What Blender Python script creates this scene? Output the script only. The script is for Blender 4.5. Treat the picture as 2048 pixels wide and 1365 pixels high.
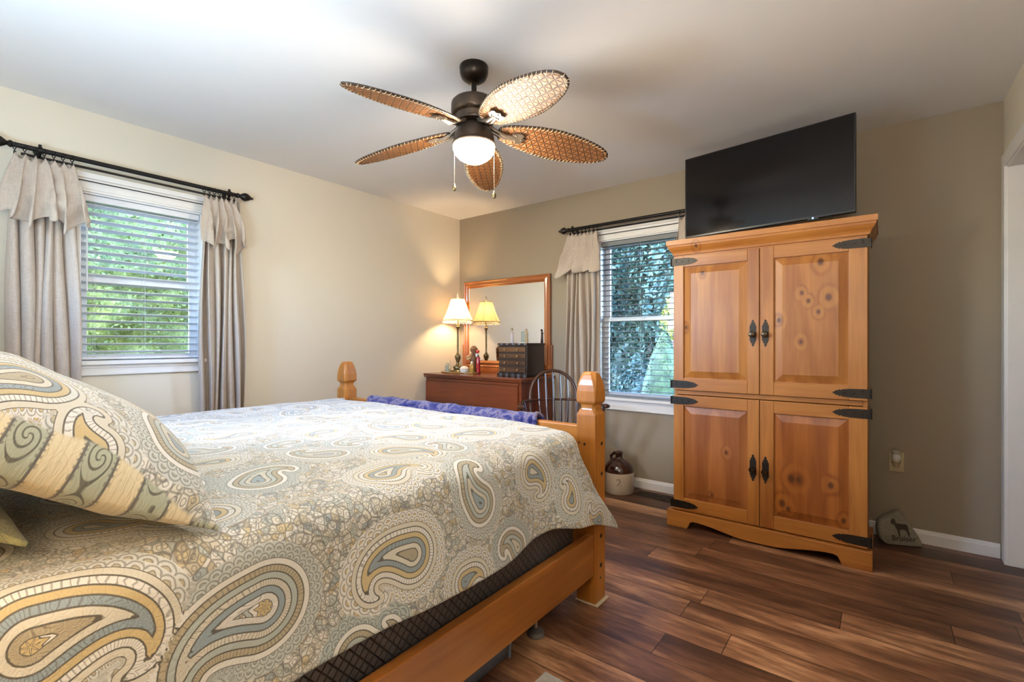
import bpy, bmesh, math, random
import numpy as np
from mathutils import Matrix, Vector, noise as mnoise
PI = math.pi
random.seed(7)
for o in list(bpy.data.objects):
    bpy.data.objects.remove(o)
S = bpy.context.scene
COL = S.collection

# ------------------------------------------------------------------ camera, world, light, exposure
CAM_H = 1.15
cd = bpy.data.cameras.new('camera')
cam = bpy.data.objects.new('camera', cd)
COL.objects.link(cam)
cam.location = (0, 0, CAM_H)
cam.rotation_euler = (PI / 2, 0, math.radians(37.8))
cd.sensor_width = 36
cd.lens = 949.5 / 2048 * 36
cd.shift_y = 3.5 / 2048
cd.clip_start = 0.02
S.camera = cam
S.view_settings.view_transform = 'Standard'
S.view_settings.look = 'None'
S.view_settings.exposure = 0.95
S.view_settings.gamma = 1.0
S.view_settings.use_curve_mapping = False
S.cycles.max_bounces = 10
S.cycles.diffuse_bounces = 6
S.cycles.transparent_max_bounces = 16
S.cycles.sample_clamp_indirect = 8.0
S.cycles.caustics_reflective = False
S.cycles.caustics_refractive = False

w = bpy.data.worlds.new('sky')
S.world = w
w.use_nodes = True
wn = w.node_tree
wn.nodes.clear()
sky = wn.nodes.new('ShaderNodeTexSky')
sky.sky_type = 'NISHITA'
sky.sun_disc = False
sky.sun_elevation = math.radians(32)
sky.sun_rotation = math.radians(200)
bgn = wn.nodes.new('ShaderNodeBackground')
bgn.inputs['Strength'].default_value = SKY_STR = 3.9
wo = wn.nodes.new('ShaderNodeOutputWorld')
tint = wn.nodes.new('ShaderNodeMix'); tint.data_type = 'RGBA'; tint.blend_type = 'MULTIPLY'
tint.inputs[0].default_value = 1.0; tint.inputs[7].default_value = (.70, .88, 1.20, 1)
wn.links.new(sky.outputs[0], tint.inputs[6])
wn.links.new(tint.outputs[2], bgn.inputs[0])
wn.links.new(bgn.outputs[0], wo.inputs[0])

def area(name, loc, rot, sx, sy, power, color, portal=False):
    l = bpy.data.lights.new(name, 'AREA')
    l.shape = 'RECTANGLE'; l.size = sx; l.size_y = sy; l.energy = power; l.color = color
    if portal:
        l.cycles.is_portal = True
    o = bpy.data.objects.new(name, l); COL.objects.link(o)
    o.location = loc; o.rotation_euler = rot
    return o
# sampling portals in the three window openings (they guide sky light, they emit nothing)
area('portal_side', (-3.66, .905, 1.52), (0, -PI / 2, 0), .92, .60, 1, (1, 1, 1), True)
area('portal_back', (-1.51, 3.77, 1.35), (-PI / 2, 0, 0), .70, 1.30, 1, (1, 1, 1), True)
area('portal_head', (-2.55, -.59, 1.7), (PI / 2, 0, 0), .60, .70, 1, (1, 1, 1), True)
# cool and warm fill lights added out of view to brighten ceiling and room
area('added_cool_fill', (-1.6, -.15, 1.30), (math.radians(160), 0, math.radians(20)), .5, .4, 17, (.50, .74, 1.0))
area('added_warm_fill', (.15, -.22, 1.55), (math.radians(150), 0, math.radians(38)), .4, .3, 15, (1.0, .96, .90))

# ------------------------------------------------------------------ tagging and mesh helpers
WM = {}
def tag(o, label=None, cat=None, group=None, kind=None):
    if label: o['label'] = label
    if cat: o['category'] = cat
    if group: o['group'] = group
    if kind: o['kind'] = kind
    return o
def thing(name, label, cat, loc=(0, 0, 0), rz=0, group=None):
    o = bpy.data.objects.new(name, None); COL.objects.link(o)
    o.empty_display_size = .05
    o.location = loc; o.rotation_euler = (0, 0, rz)
    WM[o] = Matrix.Translation(loc) @ Matrix.Rotation(rz, 4, 'Z')
    return tag(o, label, cat, group)

class MB:
    def __init__(s): s.v = []; s.f = []; s.m = []; s.attr = {}
    def add(s, vs, fs, m=0):
        n = len(s.v); s.v += [tuple(p) for p in vs]; s.f += [tuple(i + n for i in f) for f in fs]; s.m += [m] * len(fs); return s
    def box(s, x0, y0, z0, x1, y1, z1, m=0):
        x0, x1 = sorted((x0, x1)); y0, y1 = sorted((y0, y1)); z0, z1 = sorted((z0, z1))
        return s.add([(x0,y0,z0),(x1,y0,z0),(x1,y1,z0),(x0,y1,z0),(x0,y0,z1),(x1,y0,z1),(x1,y1,z1),(x0,y1,z1)],
                     [(3,2,1,0),(4,5,6,7),(0,1,5,4),(1,2,6,5),(2,3,7,6),(3,0,4,7)], m)
    def lathe(s, prof, c=(0,0,0), n=32, sx=1, sy=1, M=None, m=0, mod=None):
        vs = []; fs = []
        for k, (r, z) in enumerate(prof):
            for i in range(n):
                a = 2 * PI * i / n
                rr = r * (mod(a, z) if mod else 1)
                p = Vector((rr * math.cos(a) * sx, rr * math.sin(a) * sy, z))
                if M: p = M @ p
                vs.append((p.x + c[0], p.y + c[1], p.z + c[2]))
        for k in range(len(prof) - 1):
            for i in range(n):
                j = (i + 1) % n
                fs.append((k*n+i, k*n+j, (k+1)*n+j, (k+1)*n+i))
        if prof[0][0] > 1e-5: fs.append(tuple(range(n))[::-1])
        if prof[-1][0] > 1e-5: fs.append(tuple((len(prof)-1)*n + i for i in range(n)))
        return s.add(vs, fs, m)
    def tube(s, pts, r, n=8, closed=False, m=0, flat=1.0, up=None):
        P = [Vector(p) for p in pts]; N = len(P)
        R = r if isinstance(r, (list, tuple)) else [r] * N
        vs = []; fs = []
        u = None
        for k in range(N):
            if closed: t = (P[(k+1) % N] - P[k-1])
            else: t = P[min(k+1, N-1)] - P[max(k-1, 0)]
            t.normalize()
            if up is not None:
                u = Vector(up); u = (u - t * u.dot(t)).normalized()
            elif u is None:
                u = t.orthogonal().normalized()
            else:
                u = (u - t * u.dot(t)); u = u.normalized() if u.length > 1e-6 else t.orthogonal().normalized()
            b = t.cross(u)
            for i in range(n):
                a = 2 * PI * i / n
                vs.append(P[k] + (u * math.cos(a) * flat + b * math.sin(a)) * R[k])
        for k in range(N if closed else N - 1):
            k2 = (k + 1) % N
            for i in range(n):
                j = (i + 1) % n
                fs.append((k*n+i, k*n+j, k2*n+j, k2*n+i))
        if not closed:
            fs.append(tuple(range(n))[::-1]); fs.append(tuple((N-1)*n + i for i in range(n)))
        return s.add(vs, fs, m)
    def prism(s, poly, plane, a0, a1, m=0):
        """poly in plane ('xz','yz','xy'), extruded from a0 to a1 along the third axis"""
        def P(q, a):
            if plane == 'xz': return (q[0], a, q[1])
            if plane == 'yz': return (a, q[0], q[1])
            return (q[0], q[1], a)
        n = len(poly)
        vs = [P(q, a0) for q in poly] + [P(q, a1) for q in poly]
        fs = [tuple(range(n))[::-1], tuple(range(n, 2*n))]
        fs += [(i, (i+1) % n, n + (i+1) % n, n + i) for i in range(n)]
        return s.add(vs, fs, m)
    def grid(s, fn, nu, nv, m=0, wrapu=False):
        vs = [fn(i / (nu if wrapu else nu), j / nv) for j in range(nv + 1) for i in range(nu + (0 if wrapu else 1))]
        w_ = nu if wrapu else nu + 1
        fs = []
        for j in range(nv):
            for i in range(nu):
                i2 = (i + 1) % w_
                fs.append((j*w_+i, j*w_+i2, (j+1)*w_+i2, (j+1)*w_+i))
        return s.add(vs, fs, m)
    def sphere(s, c, r, n=16, k=10, sx=1, sy=1, sz=1, m=0, M=None):
        prof = [(max(0, math.sin(PI * i / k)) * r, -math.cos(PI * i / k) * r * sz) for i in range(k + 1)]
        return s.lathe(prof, c, n, sx, sy, M=M, m=m)
    def xf(s, M, start=0):
        s.v[start:] = [tuple(M @ Vector(p)) for p in s.v[start:]]; return s
    def build(s, name, mat, parent=None, smooth=False, bevel=0, ang=35, world=True, label=None, solid=0, subd=0, fix=True, bseg=2):
        me = bpy.data.meshes.new(name)
        vs = s.v
        if parent is not None and world:
            Mi = WM[parent].inverted(); vs = [tuple(Mi @ Vector(p)) for p in vs]
        me.from_pydata(vs, [], s.f)
        if fix:
            bm = bmesh.new(); bm.from_mesh(me)
            bmesh.ops.recalc_face_normals(bm, faces=bm.faces)
            bm.to_mesh(me); bm.free()
        mats = mat if isinstance(mat, (list, tuple)) else [mat]
        for x in mats: me.materials.append(x)
        if len(mats) > 1: me.polygons.foreach_set('material_index', s.m)
        if smooth:
            me.polygons.foreach_set('use_smooth', [True] * len(me.polygons))
            if ang < 180: me.set_sharp_from_angle(angle=math.radians(ang))
        for k, (typ, data) in s.attr.items():
            at = me.attributes.new(k, typ, 'POINT')
            at.data.foreach_set('value' if typ == 'FLOAT' else 'vector', np.asarray(data, dtype=np.float32).ravel())
        o = bpy.data.objects.new(name, me); COL.objects.link(o)
        if parent is not None:
            o.parent = parent; WM[o] = WM[parent]
        else: WM[o] = Matrix.Identity(4)
        if solid:
            md = o.modifiers.new('solid', 'SOLIDIFY'); md.thickness = solid; md.offset = 0
        if subd:
            md = o.modifiers.new('sub', 'SUBSURF'); md.levels = subd; md.render_levels = subd
        if bevel:
            md = o.modifiers.new('bevel', 'BEVEL'); md.width = bevel; md.segments = bseg; md.limit_method = 'ANGLE'; md.angle_limit = math.radians(30)
            md.harden_normals = False
        if label: o['label'] = label
        return o
def struct(name, mb, mat, parent=None, **k):
    o = mb.build(name, mat, parent, **k)
    if parent is None: o['kind'] = 'structure'
    return o
def copy_tree(o, parent=None):
    c = o.copy(); COL.objects.link(c)
    if parent is not None: c.parent = parent
    WM[c] = WM.get(parent, None) if parent else None
    for ch in list(o.children): copy_tree(ch, c)
    return c
def text_mesh(txt, size, font=None):
    cu = bpy.data.curves.new('t', 'FONT'); cu.body = txt; cu.size = size; cu.align_x = 'CENTER'; cu.extrude = 0
    cu.resolution_u = 4; cu.offset = size * .012
    o = bpy.data.objects.new('t', cu); COL.objects.link(o)
    bpy.context.view_layer.update()
    me = bpy.data.meshes.new_from_object(o.evaluated_get(bpy.context.evaluated_depsgraph_get()))
    vs = [tuple(v.co) for v in me.vertices]; fs = [tuple(p.vertices) for p in me.polygons]
    bpy.data.objects.remove(o); bpy.data.curves.remove(cu); bpy.data.meshes.remove(me)
    return vs, fs

# ------------------------------------------------------------------ materials
class NT:
    def __init__(s, name):
        s.mat = bpy.data.materials.new(name); s.mat.use_nodes = True
        s.t = s.mat.node_tree; s.b = s.t.nodes['Principled BSDF']; s.out = s.t.nodes['Material Output']
    def n(s, typ, **k):
        x = s.t.nodes.new('ShaderNode' + typ)
        for a, b in k.items():
            setattr(x, a, b)
        return x
    def l(s, a, b): s.t.links.new(a, b)
    def val(s, x, inp):
        if isinstance(x, (int, float)): inp.default_value = x
        elif isinstance(x, (tuple, list)):
            inp.default_value = tuple(x) + ((1,) if len(x) == 3 and len(inp.default_value) == 4 else ())
        else: s.l(x, inp)
    def math(s, op, a, b=0.0, c=None, clamp=False):
        x = s.n('Math', operation=op, use_clamp=clamp); s.val(a, x.inputs[0]); s.val(b, x.inputs[1])
        if c is not None: s.val(c, x.inputs[2])
        return x.outputs[0]
    def vmath(s, op, a, b=(0,0,0)):
        x = s.n('VectorMath', operation=op); s.val(a, x.inputs[0])
        if op == 'SCALE': s.val(b, x.inputs['Scale'])
        else: s.val(b, x.inputs[1])
        return x.outputs['Value'] if op in ('LENGTH', 'DOT_PRODUCT', 'DISTANCE') else x.outputs[0]
    def noise(s, vec, scale, detail=4, rough=.55, dist=0.0, out='Fac'):
        x = s.n('TexNoise'); s.val(vec, x.inputs['Vector']); x.inputs['Scale'].default_value = scale
        x.inputs['Detail'].default_value = detail; x.inputs['Roughness'].default_value = rough; x.inputs['Distortion'].default_value = dist
        return x.outputs[out]
    def ramp(s, fac, stops, interp='LINEAR'):
        x = s.n('ValToRGB'); x.color_ramp.interpolation = interp
        el = x.color_ramp.elements
        while len(el) < len(stops): el.new(.5)
        for e, (p, c) in zip(el, stops):
            e.position = p; e.color = tuple(c) + (1,) if len(c) == 3 else c
        s.val(fac, x.inputs[0]); return x.outputs[0]
    def mix(s, f, a, b, mode='MIX'):
        x = s.n('Mix', data_type='RGBA', blend_type=mode); x.clamp_factor = True
        s.val(f, x.inputs[0]); s.val(a, x.inputs[6]); s.val(b, x.inputs[7]); return x.outputs[2]
    def maprange(s, v, a, b, c=0.0, d=1.0, smooth=False):
        x = s.n('MapRange'); x.interpolation_type = 'SMOOTHSTEP' if smooth else 'LINEAR'
        s.val(v, x.inputs[0]); x.inputs[1].default_value = a; x.inputs[2].default_value = b
        x.inputs[3].default_value = c; x.inputs[4].default_value = d; return x.outputs[0]
    def bump(s, h, strength=.3, dist=.002):
        x = s.n('Bump'); x.inputs['Strength'].default_value = strength; x.inputs['Distance'].default_value = dist
        s.val(h, x.inputs['Height']); s.l(x.outputs[0], s.b.inputs['Normal']); return x
    def obj(s): return s.n('TexCoord').outputs['Object']
    def sep(s, v):
        x = s.n('SeparateXYZ'); s.val(v, x.inputs[0]); return x.outputs
    def comb(s, x_, y_, z_):
        x = s.n('CombineXYZ'); s.val(x_, x.inputs[0]); s.val(y_, x.inputs[1]); s.val(z_, x.inputs[2]); return x.outputs[0]
    def attr(s, name, out='Fac'):
        x = s.n('Attribute'); x.attribute_name = name; return x.outputs[out]
    def set(s, color=None, rough=None, metal=None, spec=None, sheen=None, coat=None, alpha=None, sss=None):
        b = s.b.inputs
        if color is not None: s.val(color, b['Base Color'])
        if rough is not None: s.val(rough, b['Roughness'])
        if metal is not None: b['Metallic'].default_value = metal
        if spec is not None: b['Specular IOR Level'].default_value = spec
        if sheen is not None: b['Sheen Weight'].default_value = sheen; b['Sheen Roughness'].default_value = .5
        if coat is not None: b['Coat Weight'].default_value = coat; b['Coat Roughness'].default_value = .15
        return s
def plain(name, color, rough=.5, metal=0, spec=.5, var=.08, scale=30, bump=0, sheen=None, coat=None):
    t = NT(name); p = t.obj()
    f = t.noise(p, scale, 3)
    c = t.mix(t.maprange(f, .3, .7), tuple(x * (1 - var) for x in color), tuple(min(1, x * (1 + var)) for x in color))
    t.set(c, rough, metal, spec, sheen, coat)
    if bump: t.bump(t.noise(p, scale * 4, 3), bump, .001)
    return t.mat
def emit(name, color, strength):
    t = NT(name); t.set((0.8, 0.8, 0.8), .4)
    t.b.inputs['Emission Color'].default_value = tuple(color) + (1,); t.b.inputs['Emission Strength'].default_value = strength
    return t.mat
def glass(name, tint=(1, 1, 1), ior=1.45, rough=0.0, extra=0.0):
    """thin pane: fresnel reflection over straight transmission"""
    t = NT(name)
    fr = t.n('Fresnel'); fr.inputs[0].default_value = ior
    tr = t.n('BsdfTransparent'); tr.inputs[0].default_value = tuple(tint) + (1,)
    gl = t.n('BsdfGlossy'); gl.inputs['Roughness'].default_value = rough
    mx = t.n('MixShader')
    t.l(t.math('ADD', fr.outputs[0], extra), mx.inputs[0]); t.l(tr.outputs[0], mx.inputs[1]); t.l(gl.outputs[0], mx.inputs[2]); t.l(mx.outputs[0], t.out.inputs[0])
    return t.mat
def wood(name, light, dark, axis='z', rough=.38, grain=1.0, knots=(), plane='xz', coat=0.0, ring=9.0, seed=0.0, boards=None, kn_col=(.10, .03, .01)):
    t = NT(name); p = t.obj()
    sc = {'x': (.07, 1, 1), 'y': (1, .07, 1), 'z': (1, 1, .07)}[axis]
    q = t.vmath('ADD', t.vmath('MULTIPLY', p, tuple(c * grain for c in sc)), (seed, seed * .7, seed * 1.3))
    kf = None; kd = None
    for (a, b, r) in knots:
        k = (a, 0, b) if plane == 'xz' else (0, a, b)
        mask = (1, 0, .72) if plane == 'xz' else (0, 1, .72)
        d = t.vmath('LENGTH', t.vmath('MULTIPLY', t.vmath('SUBTRACT', p, k), mask))
        f1 = t.maprange(d, r * 3.2, 0, 0, 1, True); f2 = t.maprange(d, r * 1.0, r * .35, 0, 1, True)
        kf = f1 if kf is None else t.math('MAXIMUM', kf, f1); kd = f2 if kd is None else t.math('MAXIMUM', kd, f2)
    n1 = t.noise(q, 5.0, 2, .5, .3)
    g = t.math('MULTIPLY', n1, ring)
    if kf is not None: g = t.math('ADD', g, t.math('MULTIPLY', kf, 1.1))
    s1 = t.math('SINE', t.math('MULTIPLY', g, 6.283))
    s1 = t.maprange(s1, -1, 1, 0, 1)
    s1 = t.math('POWER', s1, 2.2)
    n2 = t.noise(q, 60, 4, .6)
    f = t.math('ADD', t.math('MULTIPLY', s1, .52), t.math('MULTIPLY', t.maprange(n2, .3, .7), .34))
    n3 = t.noise(p, 2.3, 2)
    f = t.math('ADD', f, t.math('MULTIPLY', t.maprange(n3, .35, .7), .28))
    c = t.mix(t.math('MULTIPLY', f, 1.0, clamp=True), light, dark)
    if boards:
        ax, wd = boards
        e = t.sep(p)[{'x': 0, 'y': 1, 'z': 2}[ax]]
        idx = t.math('FLOOR', t.math('DIVIDE', t.math('ADD', e, 10.03), wd))
        wn_ = t.n('TexWhiteNoise'); wn_.noise_dimensions = '1D'; t.l(idx, wn_.inputs['W'])
        c = t.mix(t.math('MULTIPLY', wn_.outputs[0], .30), c, dark)
    if kd is not None:
        c = t.mix(t.math('MULTIPLY', kf, .22), c, tuple(x * .55 for x in dark)); c = t.mix(kd, c, kn_col)
    t.set(c, rough, coat=coat)
    t.bump(n2, .12, .001)
    return t.mat
# paint and shell
def paint(name, c, rough=.6, b=.10):
    t = NT(name); p = t.obj()
    f = t.noise(p, 1.3, 3)
    t.set(t.mix(f, tuple(x * .97 for x in c), tuple(min(1, x * 1.03) for x in c)), rough, spec=.35)
    t.bump(t.noise(p, 260, 2), b, .0012)
    return t.mat
M = {}
M['cream'] = paint('cream_wall_paint', (.76, .69, .56))
M['greige'] = paint('greige_wall_paint', (.335, .272, .195))
M['ceil'] = paint('ceiling_paint', (.82, .80, .78), .7, .2)
M['trim'] = plain('white_trim_paint', (.80, .78, .75), .35, var=.01)
M['vinyl'] = plain('white_vinyl', (.78, .80, .83), .3, var=.01)
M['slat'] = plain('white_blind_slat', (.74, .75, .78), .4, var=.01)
M['slat_backlit'] = plain('backlit_blind_slat', (.20, .21, .22), .5, var=.02)  # darker colour stands for the backlit shade on these slats
M['cord'] = plain('blind_cord', (.6, .6, .6), .7)
M['blackmetal'] = plain('black_iron', (.018, .015, .014), .38, .6, var=.2, bump=.1)
M['glass'] = glass('window_glass', (.97, .99, 1.0))
M['brownmetal'] = plain('brown_register_metal', (.055, .035, .022), .45, .4)

def floor_mat():
    t = NT('plank_floor'); p = t.obj()
    W, L = .152, 1.22
    x, y, z = t.sep(p)
    v = t.math('DIVIDE', t.math('ADD', y, 10.0), W)
    row = t.math('FLOOR', v)
    rn = t.n('TexWhiteNoise'); rn.noise_dimensions = '1D'; t.l(row, rn.inputs['W'])
    u = t.math('ADD', t.math('DIVIDE', t.math('ADD', x, 20.0), L), t.math('MULTIPLY', rn.outputs[0], 7.31))
    colm = t.math('FLOOR', u)
    pn = t.n('TexWhiteNoise'); pn.noise_dimensions = '2D'; t.l(t.comb(row, colm, 0), pn.inputs['Vector'])
    rnd = pn.outputs[0]
    off = t.comb(t.math('MULTIPLY', rnd, 31.7), t.math('MULTIPLY', rnd, 17.1), t.math('MULTIPLY', rnd, 5.0))
    q = t.vmath('ADD', t.vmath('MULTIPLY', p, (.16, 1, 1)), off)
    a = t.noise(q, 9, 4, .6, .4)
    b = t.noise(q, 46, 5, .65)
    f = t.math('ADD', t.math('MULTIPLY', t.maprange(a, .28, .72), .68), t.math('MULTIPLY', t.maprange(b, .3, .7), .32))
    f = t.math('ADD', f, t.math('MULTIPLY', t.math('SUBTRACT', rnd, .5), .42))
    c = t.ramp(f, [(0.14, (.055, .024, .014)), (.38, (.118, .052, .029)), (.56, (.185, .085, .046)), (.74, (.31, .155, .082)), (.93, (.52, .29, .16))])
    # seams
    fv = t.math('FRACT', v); fu = t.math('FRACT', u)
    sv = t.math('MINIMUM', fv, t.math('SUBTRACT', 1.0, fv)); su = t.math('MINIMUM', fu, t.math('SUBTRACT', 1.0, fu))
    seam = t.math('MINIMUM', t.math('MULTIPLY', sv, W), t.math('MULTIPLY', su, L))
    sm = t.maprange(seam, .0006, .0022)
    c = t.mix(sm, (.014, .007, .004), c)
    t.set(c, t.maprange(b, .2, .8, .30, .44), spec=.45)
    t.bump(t.math('ADD', t.math('MULTIPLY', sm, .8), t.math('MULTIPLY', b, .35)), .22, .0015)
    return t.mat
M['floor'] = floor_mat()
XL, YB, XR, YF, H = -3.487, 3.60, .520, -.42, 2.44

struct('floor', MB().box(XL - .14, YF - .14, -.05, 1.9, YB + .14, 0), M['floor'])
struct('ceiling', MB().box(XL - .14, YF - .14, H, 1.9, YB + .14, H + .1), M['ceil'])
def wall_hole(ax, a0, a1, t0, t1, z1, holes):
    """wall along axis ax from a0 to a1, thickness t0..t1, holes = (b0,b1,z0,z1) sorted"""
    mb = MB()
    def bx(p, q, za, zb):
        if ax == 'y': mb.box(t0, p, za, t1, q, zb)
        else: mb.box(p, t0, za, q, t1, zb)
    cur = a0
    for (b0, b1, z0, zz) in holes:
        bx(cur, b0, 0, z1)
        if z0 > 0: bx(b0, b1, 0, z0)
        bx(b0, b1, zz, z1)
        cur = b1
    if cur < a1: bx(cur, a1, 0, z1)
    return mb
W1 = (.605, 1.205, 1.045, 1.99)
W2 = (-1.86, -1.16, .70, 2.0)
W_ADDED = (-2.85, -2.25, 1.35, 2.05)
struct('wall_left', wall_hole('y', YF - .14, YB + .14, XL - .14, XL, H, [W1]), M['cream'])
struct('wall_back', wall_hole('x', XL, XR + .12, YB, YB + .14, H, [W2]), M['greige'])
struct('wall_front', wall_hole('x', XL, XR, YF - .14, YF, H, [W_ADDED]), M['cream'])
# right wall: opening towards the hallway begins right by the far corner
struct('wall_right', MB().box(XR, YF - .14, 0, XR + .12, 2.2, H).box(XR, 2.2, 2.07, XR + .12, 3.505, H).box(XR, 3.505, 0, XR + .12, YB, H), M['cream'])
struct('wall_hallway', MB().box(1.75, 1.8, 0, 1.85, YB + .14, H).box(XR + .12, 1.8, 0, 1.75, 1.9, H).box(XR + .12, YB, 0, 1.75, YB + .14, H), M['cream'])
mb = MB()   # casing and jamb of the opening
mb.box(XR - .014, 3.500, 0, XR, 3.575, 2.135).box(XR - .014, 2.12, 2.062, XR, 3.500, 2.135).box(XR - .014, 2.12, 0, XR, 2.2, 2.062)
mb.box(XR - .005, 3.497, 0, 1.4, 3.512, 2.062).box(XR - .005, 2.19, 0, XR + .125, 2.203, 2.062).box(XR - .005, 2.19, 2.056, XR + .125, 3.497, 2.07)
struct('trim_1', mb, M['trim'], bevel=.004)
def baseboard(name, pts):
    """pts: list of (x0,y0,x1,y1,nx,ny); profile height .075"""
    mb = MB()
    prof = [(0, 0), (.013, 0), (.013, .055), (.009, .062), (.008, .070), (.003, .076), (0, .076)]
    for (x0, y0, x1, y1, nx, ny) in pts:
        n = len(prof)
        vs = [(x0 + nx*a, y0 + ny*a, z) for a, z in prof] + [(x1 + nx*a, y1 + ny*a, z) for a, z in prof]
        mb.add(vs, [tuple(range(n))[::-1], tuple(range(n, 2*n))] + [(i, (i+1) % n, n + (i+1) % n, n + i) for i in range(n)])
    return struct(name, mb, M['trim'])
baseboard('baseboard_back', [(XL, YB, XR - .015, YB, 0, -1)])
baseboard('baseboard_left', [(XL, YF, XL, YB - .014, 1, 0)])
baseboard('baseboard_front', [(XL + .014, YF, XR, YF, 0, 1)])
baseboard('baseboard_right', [(XR, YF + .014, XR, 2.11, -1, 0)])

# ------------------------------------------------------------------ windows
def window(name, ax, hole, face, out, sill_h, mid, inward):
    """ax: axis the wall runs along. face = coordinate of room face, out = +-1 direction outward along the normal"""
    b0, b1, z0, z1 = hole
    def bx(mb, p, q, d0, d1, za, zb):
        # d measured outward from room face
        n0, n1 = face + out * d0, face + out * d1
        if ax == 'y': mb.box(n0, p, za, n1, q, zb)
        else: mb.box(p, n0, za, q, n1, zb)
        return mb
    root = thing(name, None, None, (face, (b0+b1)/2, z0) if ax == 'y' else ((b0+b1)/2, face, z0))
    root['kind'] = 'structure'
    mb = MB()   # casing on the room side, with a stepped head
    cw = .072
    bx(mb, b0 - cw, b0, -.016, 0, z0 - .02, z1 + cw); bx(mb, b1, b1 + cw, -.016, 0, z0 - .02, z1 + cw)
    bx(mb, b0, b1, -.016, 0, z1, z1 + cw)
    bx(mb, b0 - cw - .012, b1 + cw + .012, -.030, 0, z1 + cw, z1 + cw + .030)
    bx(mb, b0 - .055, b0 - .012, -.020, -.016, z0 - .02, z1 + .05); bx(mb, b1 + .012, b1 + .055, -.020, -.016, z0 - .02, z1 + .05)
    bx(mb, b0 - .012, b1 + .012, -.020, -.016, z1 + .012, z1 + .055)
    struct('casing', mb, M['trim'], root, bevel=.002)
    mb = MB()   # stool and apron
    bx(mb, b0 - cw - .02, b1 + cw + .02, -.045, .0, z0 - .018, z0 + .004); bx(mb, b0 - .001, b1 + .001, 0, .075, z0 - .018, z0 + .004)
    bx(mb, b0 - cw, b1 + cw, -.014, 0, z0 - sill_h, z0 - .018); bx(mb, b0 - cw, b1 + cw, -.020, 0, z0 - .038, z0 - .018)
    bx(mb, b0 - cw, b1 + cw, -.018, 0, z0 - sill_h, z0 - sill_h + .014)
    struct('sill', mb, M['trim'], root, bevel=.002)
    mb = MB()   # jamb lining
    bx(mb, b0, b0 + .008, 0, .14, z0, z1); bx(mb, b1 - .008, b1, 0, .14, z0, z1); bx(mb, b0, b1, 0, .14, z1 - .008, z1)
    struct('jamb', mb, M['vinyl'], root)
    for nm, za, zb, d in (('upper_sash', mid - .018, z1 - .008, .098), ('lower_sash', z0 + .004, mid + .018, .072)):
        mb = MB(); r = .038
        bx(mb, b0 + .008, b0 + .008 + r, d, d + .026, za, zb); bx(mb, b1 - .008 - r, b1 - .008, d, d + .026, za, zb)
        bx(mb, b0 + .008 + r, b1 - .008 - r, d, d + .026, zb - .036, zb); bx(mb, b0 + .008 + r, b1 - .008 - r, d, d + .026, za, za + .036)
        s_ = struct(nm, mb, M['vinyl'], root, bevel=.003)
        g = MB(); bx(g, b0 + .04, b1 - .04, d + .012, d + .015, za + .03, zb - .03)
        struct('pane', g, M['glass'], s_)
    return root
window('window_1', 'y', W1, XL, -1, .078, 1.515, 1)
window('window_2', 'x', W2, YB, 1, .098, 1.345, -1)
window('added_window', 'x', W_ADDED, YF, -1, .08, 1.70, 1)  # unseen head-wall window, added for bluish daylight on bed and ceiling

def blind(name, label, ax, hole, face, out, tilt, mat, pitch=.0435, depth=.040, zbot=None, group=None, bot=.02):
    b0, b1, z0, z1 = hole; b0 += .012; b1 -= .012
    cx = (b0 + b1) / 2; n0 = face + out * depth
    root = thing(name, label, 'window blind', (n0, cx, z1) if ax == 'y' else (cx, n0, z1), 0)
    def P(a, d, z):  # a along wall, d outward
        return (face + out * d, a, z) if ax == 'y' else (a, face + out * d, z)
    def bx(mb, p, q, d0, d1, za, zb):
        A = P(p, d0, za); B = P(q, d1, zb); mb.box(A[0], A[1], A[2], B[0], B[1], B[2]); return mb
    bx(MB(), b0, b1, depth - .024, depth + .024, z1 - .045, z1 - .010).build('headrail', mat, root, bevel=.002)
    z = z1 - .065; k = 0
    ct, st = math.cos(tilt), math.sin(tilt)
    while z > z0 + bot + .03:
        mb = MB(); up = []; lo = []
        for i in range(7):
            u = -1 + i / 3.0
            d = u * .0248; h = .0022 * (1 - u * u)
            dd = d * ct - h * st; hh = -d * st * 1 + h * ct
            up.append((depth + dd, z + hh + .0014)); lo.append((depth + dd, z + hh - .0014))
        poly = up + lo[::-1]; n = len(poly)
        vs = [P(b0, d, h) for d, h in poly] + [P(b1, d, h) for d, h in poly]
        mb.add(vs, [tuple(range(n))[::-1], tuple(range(n, 2*n))] + [(i, (i+1) % n, n + (i+1) % n, n + i) for i in range(n)])
        mb.build('slat', mat, root)
        z -= pitch; k += 1
    bx(MB(), b0, b1, depth - .025, depth + .025, z0 + bot - .008, z0 + bot + .006).build('bottom_rail', mat, root, bevel=.003)
    for fr in (.10, .5, .90):
        a = b0 + (b1 - b0) * fr
        c = MB()
        for d in (depth - .0275, depth + .0275):
            c.tube([P(a, d, z0 + bot), P(a, d, z1 - .04)], .0008, 5)
        c.build('ladder_cord', M['cord'], root)
    return root
b = blind('window_blind', 'white slatted blind in the left window with the hedge behind it', 'y', W1, XL, -1, math.radians(12), M['slat'], bot=.018)
MB().tube([(XL + .001 - .008, .640, 1.92), (XL - .004, .638, 1.44)], .004, 8).build('tilt_wand', M['slat'], b)
blind('window_blind', 'slatted blind with flat open slats in the back window beside the armoire', 'x', W2, YB, 1, math.radians(2), M['slat_backlit'], bot=.012)

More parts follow.
